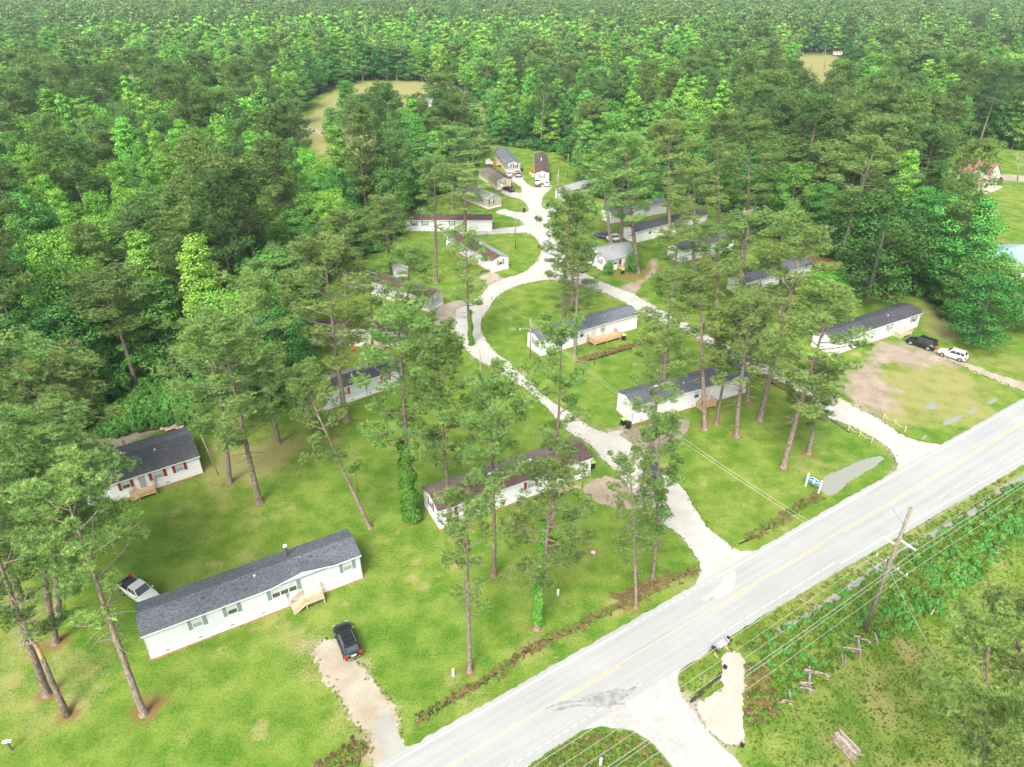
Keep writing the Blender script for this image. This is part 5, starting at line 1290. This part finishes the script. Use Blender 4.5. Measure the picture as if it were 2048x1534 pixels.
t = pole(1031, 498, 9.0, 'slim pole with a meter box on the lawn by the court', .12); m = MB(); m.box((-.3, -.2, 4.2), (.1, .1, 5.2)); m.build('meter_box', M['galv'], t)
t = pole(1115, 406, 9.5, 'pole with a transformer right of the court', .14); m = MB(); m.cyl((-.35, -.1, 7), .24, .9, 12); m.build('transformer', M['galv'], t, bevel=.02)
t = pole(1004, 393, 3.6, 'short post with a white meter box below the black sedan', .08); m = MB(); m.box((-.5, -.2, 2.9), (.3, .05, 3.7)); m.build('meter_box', M['insul'], t)
pole(1135, 356, 7.5, 'bare pole at the wood edge right of the court', .12)
t = pole(632, 926, 3.2, 'short meter post on the left lawn', .08); m = MB(); m.box((-.2, -.18, 1.2), (.15, -.05, 1.9)); m.build('meter_box', M['galv'], t)
t = pole(853, 1003, 3.0, 'dark service post at the left gable of the brown roofed home', .09)
t = pole(255, 905, 2.6, 'short meter post behind the charcoal roof', .08); m = MB(); m.box((-.15, -.16, 1.6), (.15, -.05, 2.3)); m.build('meter_box', M['galv'], t)
pole(368, 890, 6.5, 'thin dark pole at the weedy edge behind the charcoal roof', .07)
pole(437, 950, 6.8, 'thin leaning pole beside the double width home', .07, -8)
pole(1188, 730, 4.0, 'service mast at the deck of the loop home', .06)
pole(613, 262, 7.5, 'distant pole by the far track', .12)
pole(716, 985, 9.0, 'slim grey pole standing alone in the middle lawn', .06)
# entrance sign: two white posts and an oval board; the letters are too small to read in the photo
a = at(1611, 972); b = at(1637, 987); d = (b-a); d.z = 0; L_ = d.length; sg = thing('entrance_sign', 'blue oval sign between two white posts at the pond', 'sign', a, math.atan2(d.y, d.x))
for x in (0, L_): m = MB(); m.box((x-.10, -.10, 0), (x+.10, .10, 2.15)); m.cyl((x, 0, 2.15), .11, .06, 8, r2=.04); m.build('post', M['trim'], sg, bevel=.015)
ov = [(L_/2+(L_/2-.12)*math.cos(u_), 1.45+.50*math.sin(u_)) for u_ in np.linspace(0, 2*math.pi, 33)[:-1]]
m = MB(); m.prism(ov, -.035, .035); bd = m.build('board', M['trim'], sg)
ov2 = [(L_/2+(L_/2-.17)*math.cos(u_), 1.45+.45*math.sin(u_)) for u_ in np.linspace(0, 2*math.pi, 33)[:-1]]
m = MB(); m.prism(ov2, -.045, -.036); m.build('blue_face', M['sign_blue'], bd)
m = MB(); m.box((.30, -.052, 1.38), (L_-.30, -.046, 1.52)); m.box((L_/2-.12, -.053, 1.10), (L_/2+.12, -.0465, 1.80)); m.build('white_band', M['trim'], bd)
# rope fences at the second lane
def ropefence(pts, label):
    P = [at(*p) for p in pts]; t = thing('rope_fence', label, 'rope fence', P[0])
    for p in P: q = p-P[0]; m = MB(); m.box((q.x-.07, q.y-.07, 0), (q.x+.07, q.y+.07, 1.0)); m.cyl((q.x, q.y, 1.0), .08, .04, 8, r2=.03); m.build('post', M['yellow_post'], t, bevel=.01)
    for i in range(len(P)-1):
        m = MB(); a = P[i]-P[0]; b = P[i+1]-P[0]
        m.tube([a.lerp(b, u_)+Vector((0, 0, .88-.5*4*u_*(1-u_))) for u_ in np.linspace(0, 1, 9)], .024, 6); m.build('rope', M['rope'], t)
ropefence([(1766,838), (1788,849), (1809,864)], 'yellow posts with white rope right of the second lane')
ropefence([(1696,861), (1718,873), (1742,886)], 'yellow posts with white rope left of the second lane')
# wheelie bins
def bin_(px, py, label, rz=0.0, lid='lime'):
    t = thing('wheelie_bin', label, 'trash bin', at(px, py), rz)
    m = MB(); V = [(-.26,-.28,.08),(.26,-.28,.08),(.26,.26,.08),(-.26,.26,.08),(-.33,-.36,1.05),(.33,-.36,1.05),(.33,.36,1.05),(-.33,.36,1.05)]
    m.add(V, [(0,3,2,1),(4,5,6,7),(0,1,5,4),(1,2,6,5),(2,3,7,6),(3,0,4,7)]); m.build('body', M['black'], t, bevel=.02)
    m = MB(); m.prism([(-.40, 1.06), (.38, 1.06), (.38, 1.12), (0, 1.2), (-.40, 1.1)], -.36, .36, axis='x'); m.build('lid', M[lid], t)
    for x in (-.3, .3): m = MB(); m.tube([(x-.03, .3, .13), (x+.03, .3, .13)], .13, 12); m.build('wheel', M['tyre'], t)
    m = MB(); m.bar((-.28, .44, 1.02), (.28, .44, 1.02), .04); m.build('handle', M['black'], t); return t
for b_ in [(1184,936,'green lidded bin at the right end of the brown roofed home', .3), (1247,680,'green lidded bin at the end of the new wooden deck', .2), (1246,850,'green lidded bin at the white gable by the lane, rear one', .6), (1256,857,'black bin at the white gable by the lane, front one', .9, 'black'),
           (1048,425,'bin on the grass left of the court road', .1, 'black'), (1095,413,'bin on the grass right of the court road', .2, 'black'), (1245,548,'green lidded bin in front of the cottage porch', .2), (1021,372,'bin beside the yellow home and the black sedan', .1), (1044,343,'bin beside the silver pickup', 0, 'black'), (1273,478,'green lidded bin beside the long white home under the pines', .5)]: bin_(*b_)
# utility pedestals and markers
def pedestal(px, py, label, r=.13, h=.95, m_='trim'):
    t = thing('utility_pedestal', label, 'pedestal', at(px, py)); m = MB(); m.cyl((0, 0, 0), r, h, 14); m.build('body', M[m_], t, bevel=.01)
    m = MB(); m.cyl((0, 0, h), r*1.15, .06, 14, r2=r*.7); m.build('cap', M[m_], t)
    m = MB(); m.cyl((0, 0, .1), r*1.06, .07, 14); m.build('band', M['galv'], t); return t
pedestal(907, 1352, 'white utility pedestal at the foot of the thin crowned pine'); pedestal(1116, 1190, 'white utility pedestal right of the ivy pine', h=.8); pedestal(1201, 1530, 'white utility pedestal on the grass wedge at the bottom edge')
t = thing('marker_post', 'orange and white marker post in the field beyond the bushes', 'marker post', at(1862, 1229)); t.rotation_euler = (0, R(6), 0)
m = MB(); m.cyl((0, 0, 0), .06, .75, 10); m.build('post', M['trim'], t); m = MB(); m.cyl((0, 0, .75), .062, .45, 10, r2=.05); m.build('orange_top', M['orange'], t)
t = thing('septic_lid', 'green tank lid on the bare yard by the black boxy car', 'tank lid', at(1905, 652)); m = MB(); m.cyl((0, 0, 0), .42, .16, 16, r2=.36); m.build('lid', M['greenbox'], t); m = MB(); m.cyl((-.5, .8, 0), .07, .6, 8); m.build('vent', M['trim'], t)
for i, (x, y) in enumerate([(1004,592),(1014,584),(1045,573),(984,602),(974,618),(971,635),(1100,563)]):
    t = thing('garden_stake', 'small dark stake along the inner edge of the gravel loop', 'stake', at(x, y), 0, 'stakes along the gravel loop'); m = MB(); m.bar((0, 0, 0), (.02, 0, .8), .05); m.build('stem', M['wood_old'], t); m = MB(); m.box((-.09, -.03, .55), (.10, .03, .8)); m.build('flag', M['orange'] if i == 5 else M['wood_old'], t)
# small information board at the bottom left
t = thing('notice_board', 'small pale board on a dark post in the lower left corner', 'sign', at(24, 1500), .2); m = MB(); m.bar((0, 0, 0), (0, 0, 1.2), .12); m.build('post', M['pipe'], t); m = MB(); m.box((-.36, -.15, 1.21), (.36, .15, 1.35)); m.build('board', M['trim'], t, bevel=.02); m = MB(); m.box((-.3, -.1, 1.352), (.3, -.02, 1.357)); m.build('dark_stripe', M['pipe'], t)
# mailboxes on one stand
d = at(1440, 1303); t = thing('mailbox_stand', 'row of mailboxes on a wooden stand at the roadside gravel patch', 'mailboxes', d, R(32.7))
m = MB(); m.box((-1.2, -.1, .95), (1.2, .12, 1.05)); m.build('shelf', M['wood_old'], t)
for x in (-.8, .8): m = MB(); m.box((x-.06, -.06, 0), (x+.06, .06, .95)); m.bar((x, -.05, .3), (x-.0, -.45, .02), .08); m.build('post', M['wood_new'], t)
for i, (x, mm) in enumerate([(-1.05,'black'),(-.68,'galv'),(-.31,'insul'),(.06,'insul'),(.43,'insul'),(.82,'galv'),(1.15,'black')]):
    m = MB(); pr = [(x-.13, 1.06), (x+.13, 1.06), (x+.13, 1.22)]+[(x+.13*math.cos(a_), 1.22+.12*math.sin(a_)) for a_ in np.linspace(0, math.pi, 8)][1:]; m.prism(pr, -.28, .30); mb_ = m.build('mailbox', M[mm], t)
    m = MB(); m.box((x+.135, -.1, 1.15), (x+.15, .0, 1.35)); m.build('flag', M['sh_brightred'], mb_)
# black box at the gravel patch edges
for x, y, l in ((1450, 1336, 'small black drum at the left edge of the gravel patch'), (1484, 1492, 'small dark stump of pipe at the lower end of the gravel patch')):
    t = thing('small_drum', l, 'drum', at(x, y)); m = MB(); m.cyl((0, 0, 0), .2, .35, 12); m.build('body', M['black'], t, bevel=.02); m = MB(); m.cyl((.12, .1, .355), .06, .1, 8); m.build('spout', M['insul'], t)
# split-rail fence remains
def rails(pts, label, z=(.15, .5), r=.09, name='split_rail_fence'):
    P = [at(*p) for p in pts]; t = thing(name, label, 'rail fence', P[0])
    for i in range(0, len(P)-1, 2):
        for k_, zz in enumerate(z):
            a, b = P[i]-P[0], P[i+1]-P[0]; dx = rnd.uniform(-.15, .15); m = MB()
            m.tube([a+Vector((dx, 0, zz)), a.lerp(b, .5)+Vector((dx*.5, .05, zz+.03)), b+Vector((0, dx, zz+rnd.uniform(-.1, .1)))], [r, r*1.1, r*.85], 6); m.build('rail', M['wood_old'], t)
    return t
rails([(1604,1348),(1658,1360),(1617,1342),(1617,1376),(1594,1374),(1622,1378),(1598,1384),(1626,1388)], 'collapsed split rail fence section in the weeds, longest one', (.12, .42, .7))
rails([(1560,1406),(1584,1408),(1577,1385),(1579,1400)], 'short fence remains at the left end of the weedy row', (.12, .4))
rails([(1645,1322),(1655,1340)], 'short crossed rails in the middle of the weedy row', (.1, .35))
rails([(1679,1312),(1685,1334),(1687,1316),(1690,1336)], 'pale upright rails in the weeds right of the middle', (.15, .5), .06)
rails([(1683,1302),(1726,1309),(1714,1283),(1719,1320),(1703,1280),(1720,1282)], 'broken fence section with a long pale rail near the power pole', (.2, .55))
rails([(1722,1284),(1740,1290),(1746,1272),(1754,1292)], 'overgrown fence rails right of the power pole foot', (.2, .5))
rails([(1908,1150),(1925,1162),(1895,1128),(1915,1140)], 'old rails lying in the bushes far right', (.2, .5))
rails([(1985,1100),(2008,1108),(1975,1110),(1998,1114)], 'grey rails in the bushes at the right edge', (.2, .5))
a, b = at(1680, 1468), at(1722, 1512); t = thing('log_pile', 'pile of weathered fence rails lying on the field', 'log pile', a); d = b-a; sd_ = Vector((d.y, -d.x, 0)).normalized()
for i in range(13):
    o_ = sd_*(i % 6)*.22*(1 if i < 6 else .9)+Vector((0, 0, .1+.17*(i//6))); s0 = rnd.uniform(-.15, .15); e0 = rnd.uniform(.75, 1.05); m = MB()
    m.tube([d*s0+o_, d*.5+o_+Vector((0, 0, .03)), d*e0+o_], [.09, .1, .08], 6); m.build('rail', M['wood_old'] if i % 4 else M['deadwood'], t)
# plywood boards behind the double width home
t = thing('board_heap', 'heap of pinkish plywood boards behind the charcoal roof', 'boards', at(330, 862), .4); M['ply'] = noisy('plywood', (0.55, 0.38, 0.26), (0.68, 0.52, 0.38), 1.5)
for i, (x, y, w_, h_, r_) in enumerate([(-.6, .2, 2.2, 1.2, .1), (.6, .1, 1.9, 1.0, -.5), (.2, -.7, 1.6, .8, .3), (1.2, -.4, 1.4, .7, .9)]):
    m = MB(); c_, s_ = math.cos(r_), math.sin(r_); q = [(x+c_*u_-s_*v_, y+s_*u_+c_*v_) for u_, v_ in ((0, 0), (w_, 0), (w_, h_), (0, h_))]; m.prism(q, .12+.1*i, .16+.1*i, axis='z'); m.build('board', M['ply'], t)
# stump
t = thing('stump', 'reddish stump on the lawn left of the ditch pines', 'stump', at(1186, 1108)); m = MB(); m.cyl((0, 0, 0), .42, .28, 12, r2=.33); m.build('wood', M['bark'], t); m = MB(); m.cyl((0, 0, .285), .31, .01, 12); m.build('cut_face', M['ply'], t)
# broken snag at the left edge: dead top, orange break
b = at(135, 1432); t = thing('broken_pine', 'broken dead pine snag with a yellow break and bare branches at the left edge', 'dead tree', b)
def up(px, py, z): return at(px, py, z)-b
K = [Vector((0, 0, 0)), up(118, 1395, 1.8), up(100, 1355, 4.2), up(84, 1315, 6.6)]
m = MB(); m.tube(K, [.34, .27, .24, .22], 9); m.build('trunk', M['bark'], t, smooth=True)
K2 = [up(84, 1315, 6.6), up(74, 1293, 7.8), up(62, 1280, 8.6)]; m = MB(); m.tube(K2, [.22, .2, .16], 7); m.build('break', M['broken'], t)
K3 = [up(62, 1280, 8.6), up(52, 1258, 9.8), up(42, 1238, 11.0)]; m = MB(); m.tube(K3, [.18, .15, .12], 7); m.build('dead_top', M['deadwood'], t, smooth=True)
for j in range(16):
    u_ = rnd.uniform(0, 1); a = K3[0].lerp(K3[2], u_); a_ = rnd.uniform(0, 6.28); L2 = rnd.uniform(.8, 2.2); d = Vector((math.cos(a_), math.sin(a_), rnd.uniform(-.3, .8))).normalized(); m = MB()
    e1 = a+d*L2*.5; e2 = a+d*L2+Vector((rnd.uniform(-.4, .4), rnd.uniform(-.4, .4), .2)); m.tube([a, e1, e2], [.05, .035, .012], 5)
    for _ in range(3): v_ = Vector((rnd.uniform(-1, 1), rnd.uniform(-1, 1), rnd.uniform(-.3, .7)))*.6; m.tube([e1.lerp(e2, rnd.random()), e2+v_], [.02, .008], 4)
    m.build('branch', M['deadwood'], t)
q = up(42, 1238, 11.0); m = MB(); m.tube([q, q+Vector((.5, .6, 1.6)), q+Vector((1.3, 1.0, 3.2))], [.1, .06, .02], 6); m.tube([q+Vector((.5, .6, 1.6)), q+Vector((1.4, .2, 2.2))], [.05, .015], 5); m.build('branch', M['deadwood'], t)
# bare snags
def snag(bx, by, ty, tx, label, r=.2, nb=9, mat_='deadwood'):
    b = at(bx, by); h = hgt(bx, by, ty); tp_ = at(tx, ty, h)-b; t = thing('dead_tree', label, 'dead tree', b); m = MB(); m.tube([(0, 0, 0), tp_*.5+Vector((.2, 0, 0)), tp_], [r, r*.7, .03], 7); m.build('trunk', M[mat_], t, smooth=True)
    for i in range(nb):
        u_ = rnd.uniform(.5, .97); a = tp_*u_; a_ = rnd.uniform(0, 6.28); L2 = rnd.uniform(1.2, 3.6)*(1.3-u_*.6); d = Vector((math.cos(a_), math.sin(a_), rnd.uniform(.2, 1.0))).normalized(); m = MB(); e1 = a+d*L2*.5; e2 = a+d*L2+Vector((rnd.uniform(-.5, .5), rnd.uniform(-.5, .5), .3)); m.tube([a, e1, e2], [r*.35, r*.22, .015], 5)
        for _ in range(4): v_ = Vector((rnd.uniform(-1, 1), rnd.uniform(-1, 1), rnd.uniform(0, .9)))*.9; m.tube([e1.lerp(e2, rnd.random()), e2+v_], [.03, .01], 4)
        m.build('branch', M[mat_], t)
snag(428, 520, 400, 410, 'bare orange-trunked dead pine in the left woods', .25, 7); snag(1475, 620, 415, 1490, 'pale lichen covered dead tree above the hidden home', .26, 16)
snag(1745, 135, 88, 1740, 'grey bare tree at the far clearing, right one', .3, 18); snag(1648, 140, 90, 1652, 'grey bare tree inside the pale far clearing', .2, 10); snag(870, 190, 160, 872, 'pale half bare tree beyond the grey roof in the far clearing', .3, 12)
snag(2035, 362, 315, 2035, 'bare whitish tree on the lawn beyond the red-brown roof', .18, 12)
for i_, (x_, y_, t_, l_) in enumerate([(180,420,330,'bare grey dead tree in the left woods, upper one'),(330,640,520,'bare dead tree in the left woods above the weedy clearing'),(60,560,440,'thin dead tree at the left edge of the woods'),(560,470,370,'dead tree at the wood edge left of the home with two pines'),(1330,330,250,'grey dead tree in the woods behind the tall pines'),(1600,330,240,'pale dead tree in the right woods'),(1780,300,215,'bare dead tree high in the right woods')]): snag(x_, y_, t_, x_-8, l_, .2, 9)
# clutter by the homes (each a thing)
def clutter(px, py, mm, label, w_=.5, d_=.4, h_=.5, rz=.3, cat='yard item', name='yard_chair'):
    t = thing(name, label, cat, at(px, py), rz); m = MB(); m.box((-w_/2, -d_/2, h_*.45), (w_/2, d_/2, h_*.55)); m.build('seat', M[mm], t, bevel=.01); m = MB(); m.box((-w_/2, d_/2-.05, h_*.56), (w_/2, d_/2, h_*1.6)); m.build('backrest', M[mm], t, bevel=.01)
    for sx in (-1, 1):
        for sy in (-1, 1): m = MB(); m.box((sx*w_/2-.03*(sx+1), sy*d_/2-.03*(sy+1), 0), (sx*w_/2+.03*(1-sx), sy*d_/2+.03*(1-sy), h_*.45)); m.build('leg', M[mm], t)
clutter(1066, 345, 'orange', 'orange chair left of the purplish roofed home', .7, .6, .8); clutter(1066, 355, 'trim', 'white chair left of the purplish roofed home', .7, .6, .8); clutter(1061, 352, 'yellow_post', 'yellow chair left of the purplish roofed home', .6, .6, .8)
clutter(735, 702, 'greenbox', 'green garden bench before the tan home', 1.4, .5, .8, 0, 'bench', 'garden_bench'); clutter(990, 332, 'orange', 'orange chair beside the porch of the blue-grey roofed home', .7, .6, .8); clutter(984, 330, 'trim', 'white chair beside the blue-grey roofed home', .7, .6, .8)
clutter(978, 330, 'trim', 'large white seat between the yellow home and the blue-grey roofed home', 2.2, 1.0, 1.2, .8)
clutter(770, 606, 'orange', 'orange chair before the reddish brown roofed home', .7, .6, .8); clutter(812, 612, 'yellow_post', 'yellow chair before the reddish brown roofed home', .6, .5, .8)
clutter(706, 702, 'orange', 'orange chair on the porch side of the tan home', .5, .5, .8)
def grill(px, py, label):
    t = thing('barbecue_grill', label, 'grill', at(px, py)); m = MB(); m.cyl((0, 0, .7), .12, .15, 12, r2=.3); m.cyl((0, 0, .85), .3, .2, 12, r2=.12); m.build('bowl', M['black'], t)
    for k_ in range(3): m = MB(); m.bar((.1*math.cos(k_*2.1), .1*math.sin(k_*2.1), .72), (.3*math.cos(k_*2.1), .3*math.sin(k_*2.1), 0), .03); m.build('leg', M['galv'], t)
grill(955, 528, 'black barbecue beside the end-on brown roofed home'); grill(963, 531, 'second black barbecue beside the end-on brown roofed home')
# ---------------------------------------------------------------- low vegetation (uncountable)
def inpoly(P, n, g=rng):
    lo, hi = P.min(0), P.max(0); q = g.uniform(lo, hi, (n*3, 2)); return q[inside(P, q[:, 0], q[:, 1])][:n]
def wmesh(seed, rad, h, n, m_, ls=.16): V, F, t = bush(seed, rad, h, 6, n, ls); return mesh_np('weed_clump', V, [F], [M[m_]], tint=t)
def grassclump(seed, m_, n=60, h=.35, r=.25, w=.03):
    g = np.random.default_rng(seed); a = g.uniform(0, 6.28, n); q = r*np.sqrt(g.uniform(0, 1, n)); C = np.stack([np.cos(a)*q, np.sin(a)*q, np.zeros(n)], 1); D = g.normal(size=(n, 3))*.4; D[:, 2] = 1; D /= np.linalg.norm(D, axis=1)[:, None]
    V, F = blades(C, D, h*g.uniform(.5, 1.2, n), np.full(n, w), g); return mesh_np('grass_clump', V, [F], [M[m_]], tint=np.repeat(g.uniform(0, 1, n), 3))
W = [wmesh(500, .55, .55, 55, 'weed'), wmesh(501, .7, .8, 60, 'leaf_mid'), wmesh(502, .5, .45, 50, 'weed'), wmesh(503, .55, .4, 45, 'weed_dry'), wmesh(504, .45, .4, 45, 'weed_red', .12), wmesh(505, .9, 1.1, 90, 'leaf_mid', .22), grassclump(506, 'weed'), grassclump(507, 'weed_dry')]
def veg(name, P, n, pick, smin=.6, smax=1.3, label=None):
    q = P if isinstance(P, np.ndarray) and n is None else inpoly(P, n); o_ = (q-A0)@NN; s_ = (q-A0)@U; q = q[~((o_ > -.7) & (o_ < np.where(s_ < 42, 6.8, np.minimum(6.8+(s_-42)*.034, 8.8))))]; q = q[~(inside(PATCH, q[:, 0], q[:, 1]) | inside(SIDE, q[:, 0], q[:, 1]))]; s = rng.uniform(smin, smax, len(q))
    return scatter(name, np.c_[q, np.zeros(len(q))], rng.choice(pick, len(q)), rng.uniform(0, 6.28, len(q)), np.stack([s, s, s*rng.uniform(.7, 1.4, len(q))], 1), W)
BED = gpoly([(1560,1410),(1530,1330),(1490,1290),(1620,1232),(1711,1170),(1824,1096),(1898,1054),(2010,980),(2140,900),(2200,960),(2048,1080),(1940,1170),(1870,1215),(1800,1265),(1740,1295),(1700,1320),(1640,1370)])
veg('roadside_weeds', BED, 4500, [0, 0, 1, 2, 2, 0, 6], .4, .95)
veg('bushes', gpoly([(1740,1270),(1790,1200),(1870,1150),(2048,1010),(2160,960),(2200,1000),(2048,1075),(1960,1150),(1880,1215),(1800,1270)]), 420, [1, 5, 1, 0], .5, 1.0)
veg('verge_weeds', gpoly([(1370,1395),(1358,1365),(1362,1345),(1440,1290),(1560,1215),(1700,1120),(1960,960),(2040,930),(2010,978),(1824,1093),(1618,1230),(1560,1262),(1500,1300),(1450,1340),(1400,1400)]), 3500, [3, 6, 7, 0, 2, 6], .2, .5)
veg('verge_weeds', gpoly([(1060,1534),(1137,1478),(1193,1464),(1259,1466),(1304,1492),(1340,1540),(1370,1600),(1000,1600)]), 2200, [3, 6, 7, 0, 2, 6], .2, .5)
FW = W; veg('field_weeds', gpoly([(1500,1500),(1500,1400),(1560,1420),(1640,1380),(1740,1300),(1880,1220),(2048,1080),(2200,1000),(2200,1700),(1480,1700)]), 9000, [6, 6, 7, 6, 7, 2, 6], .15, .42)
veg('patch_edge_weeds', gpoly([(1490,1330),(1530,1330),(1560,1410),(1545,1440),(1500,1450),(1486,1420),(1492,1380)]), 260, [3, 3, 4, 0, 2], .4, .8)
def along(pts, n, wd): Q = spline(gpoly(pts), False, .3); i = rng.integers(0, len(Q), n); return Q[i]+rng.normal(size=(n, 2))*wd
veg('ditch_weeds', along([(835,1442),(900,1402),(1000,1342),(1050,1304),(1150,1256),(1250,1208),(1330,1167),(1390,1140)], 700, .26), None, [4, 3, 3, 4, 0, 6], .25, .6)
veg('ditch_weeds', along([(1240,1200),(1290,1180),(1330,1162)], 160, .45), None, [4, 3, 3], .35, .75)
veg('ditch_weeds', along([(1160,722),(1200,711),(1250,696),(1300,684)], 350, .28), None, [3, 4, 3], .5, .9)
veg('ditch_weeds', along([(1640,990),(1600,1014),(1560,1040),(1500,1077)], 200, .3), None, [4, 0, 3], .3, .7)
veg('ditch_weeds', along([(650,1540),(690,1512),(722,1500)], 160, .4), None, [4, 3, 0], .4, .8)
veg('ditch_weeds', along([(1500,738),(1540,760),(1600,792),(1650,826)], 160, .3), None, [3, 4, 0], .4, .8)
veg('clearing_weeds', gpoly([(190,880),(225,820),(330,765),(400,790),(400,850),(340,850),(250,868)]), 700, [0, 1, 2, 6, 5, 1], .7, 1.6)
ed_ = np.concatenate([spline(P, True, .35)+rng.normal(size=(len(spline(P, True, .35)), 2))*.22 for P in (LANE1, LANE2, DRIVE1, DRIVE2, PATCH)])
wed = A0; so = ed_-A0; ss_, oo_ = so@U, so@NN
ed_ = ed_[~((oo_ > -1.2) & (oo_ < 9.5))]
for P in (LANE1, LANE2, SIDE): ed_ = ed_[~(inside(P, ed_[:, 0], ed_[:, 1]) & (segdist(P, ed_[:, 0], ed_[:, 1]) > .45))]
veg('edge_grass', ed_, None, [6, 7, 6], .3, .6)
qn = []
for r_ in GROUND_RINGS: c_ = at(r_[0], r_[1]); n_ = int(14*r_[2]); a_ = rng.uniform(0, 6.28, n_); d_ = r_[2]*rng.uniform(.3, .9, n_); qn.append(np.stack([c_.x+np.cos(a_)*d_, c_.y+np.sin(a_)*d_], 1))
0 and veg('straw_litter', np.concatenate(qn), None, [7, 4], .25, .5)
# ---------------------------------------------------------------- haze
hz = MB().box((-1900, -60, -1.0), (1900, 1700, CAM_H+3)); mh = bpy.data.materials.new('haze'); mh.use_nodes = True
nt = mh.node_tree; nt.nodes.remove(nt.nodes['Principled BSDF']); pv = nt.nodes.new('ShaderNodeVolumePrincipled')
pv.inputs['Color'].default_value = (0.74, 0.93, 0.93, 1); pv.inputs['Density'].default_value = 0.00014
nt.links.new(pv.outputs[0], nt.nodes['Material Output'].inputs['Volume'])
o = hz.build('haze', mh); o['kind'] = 'stuff'
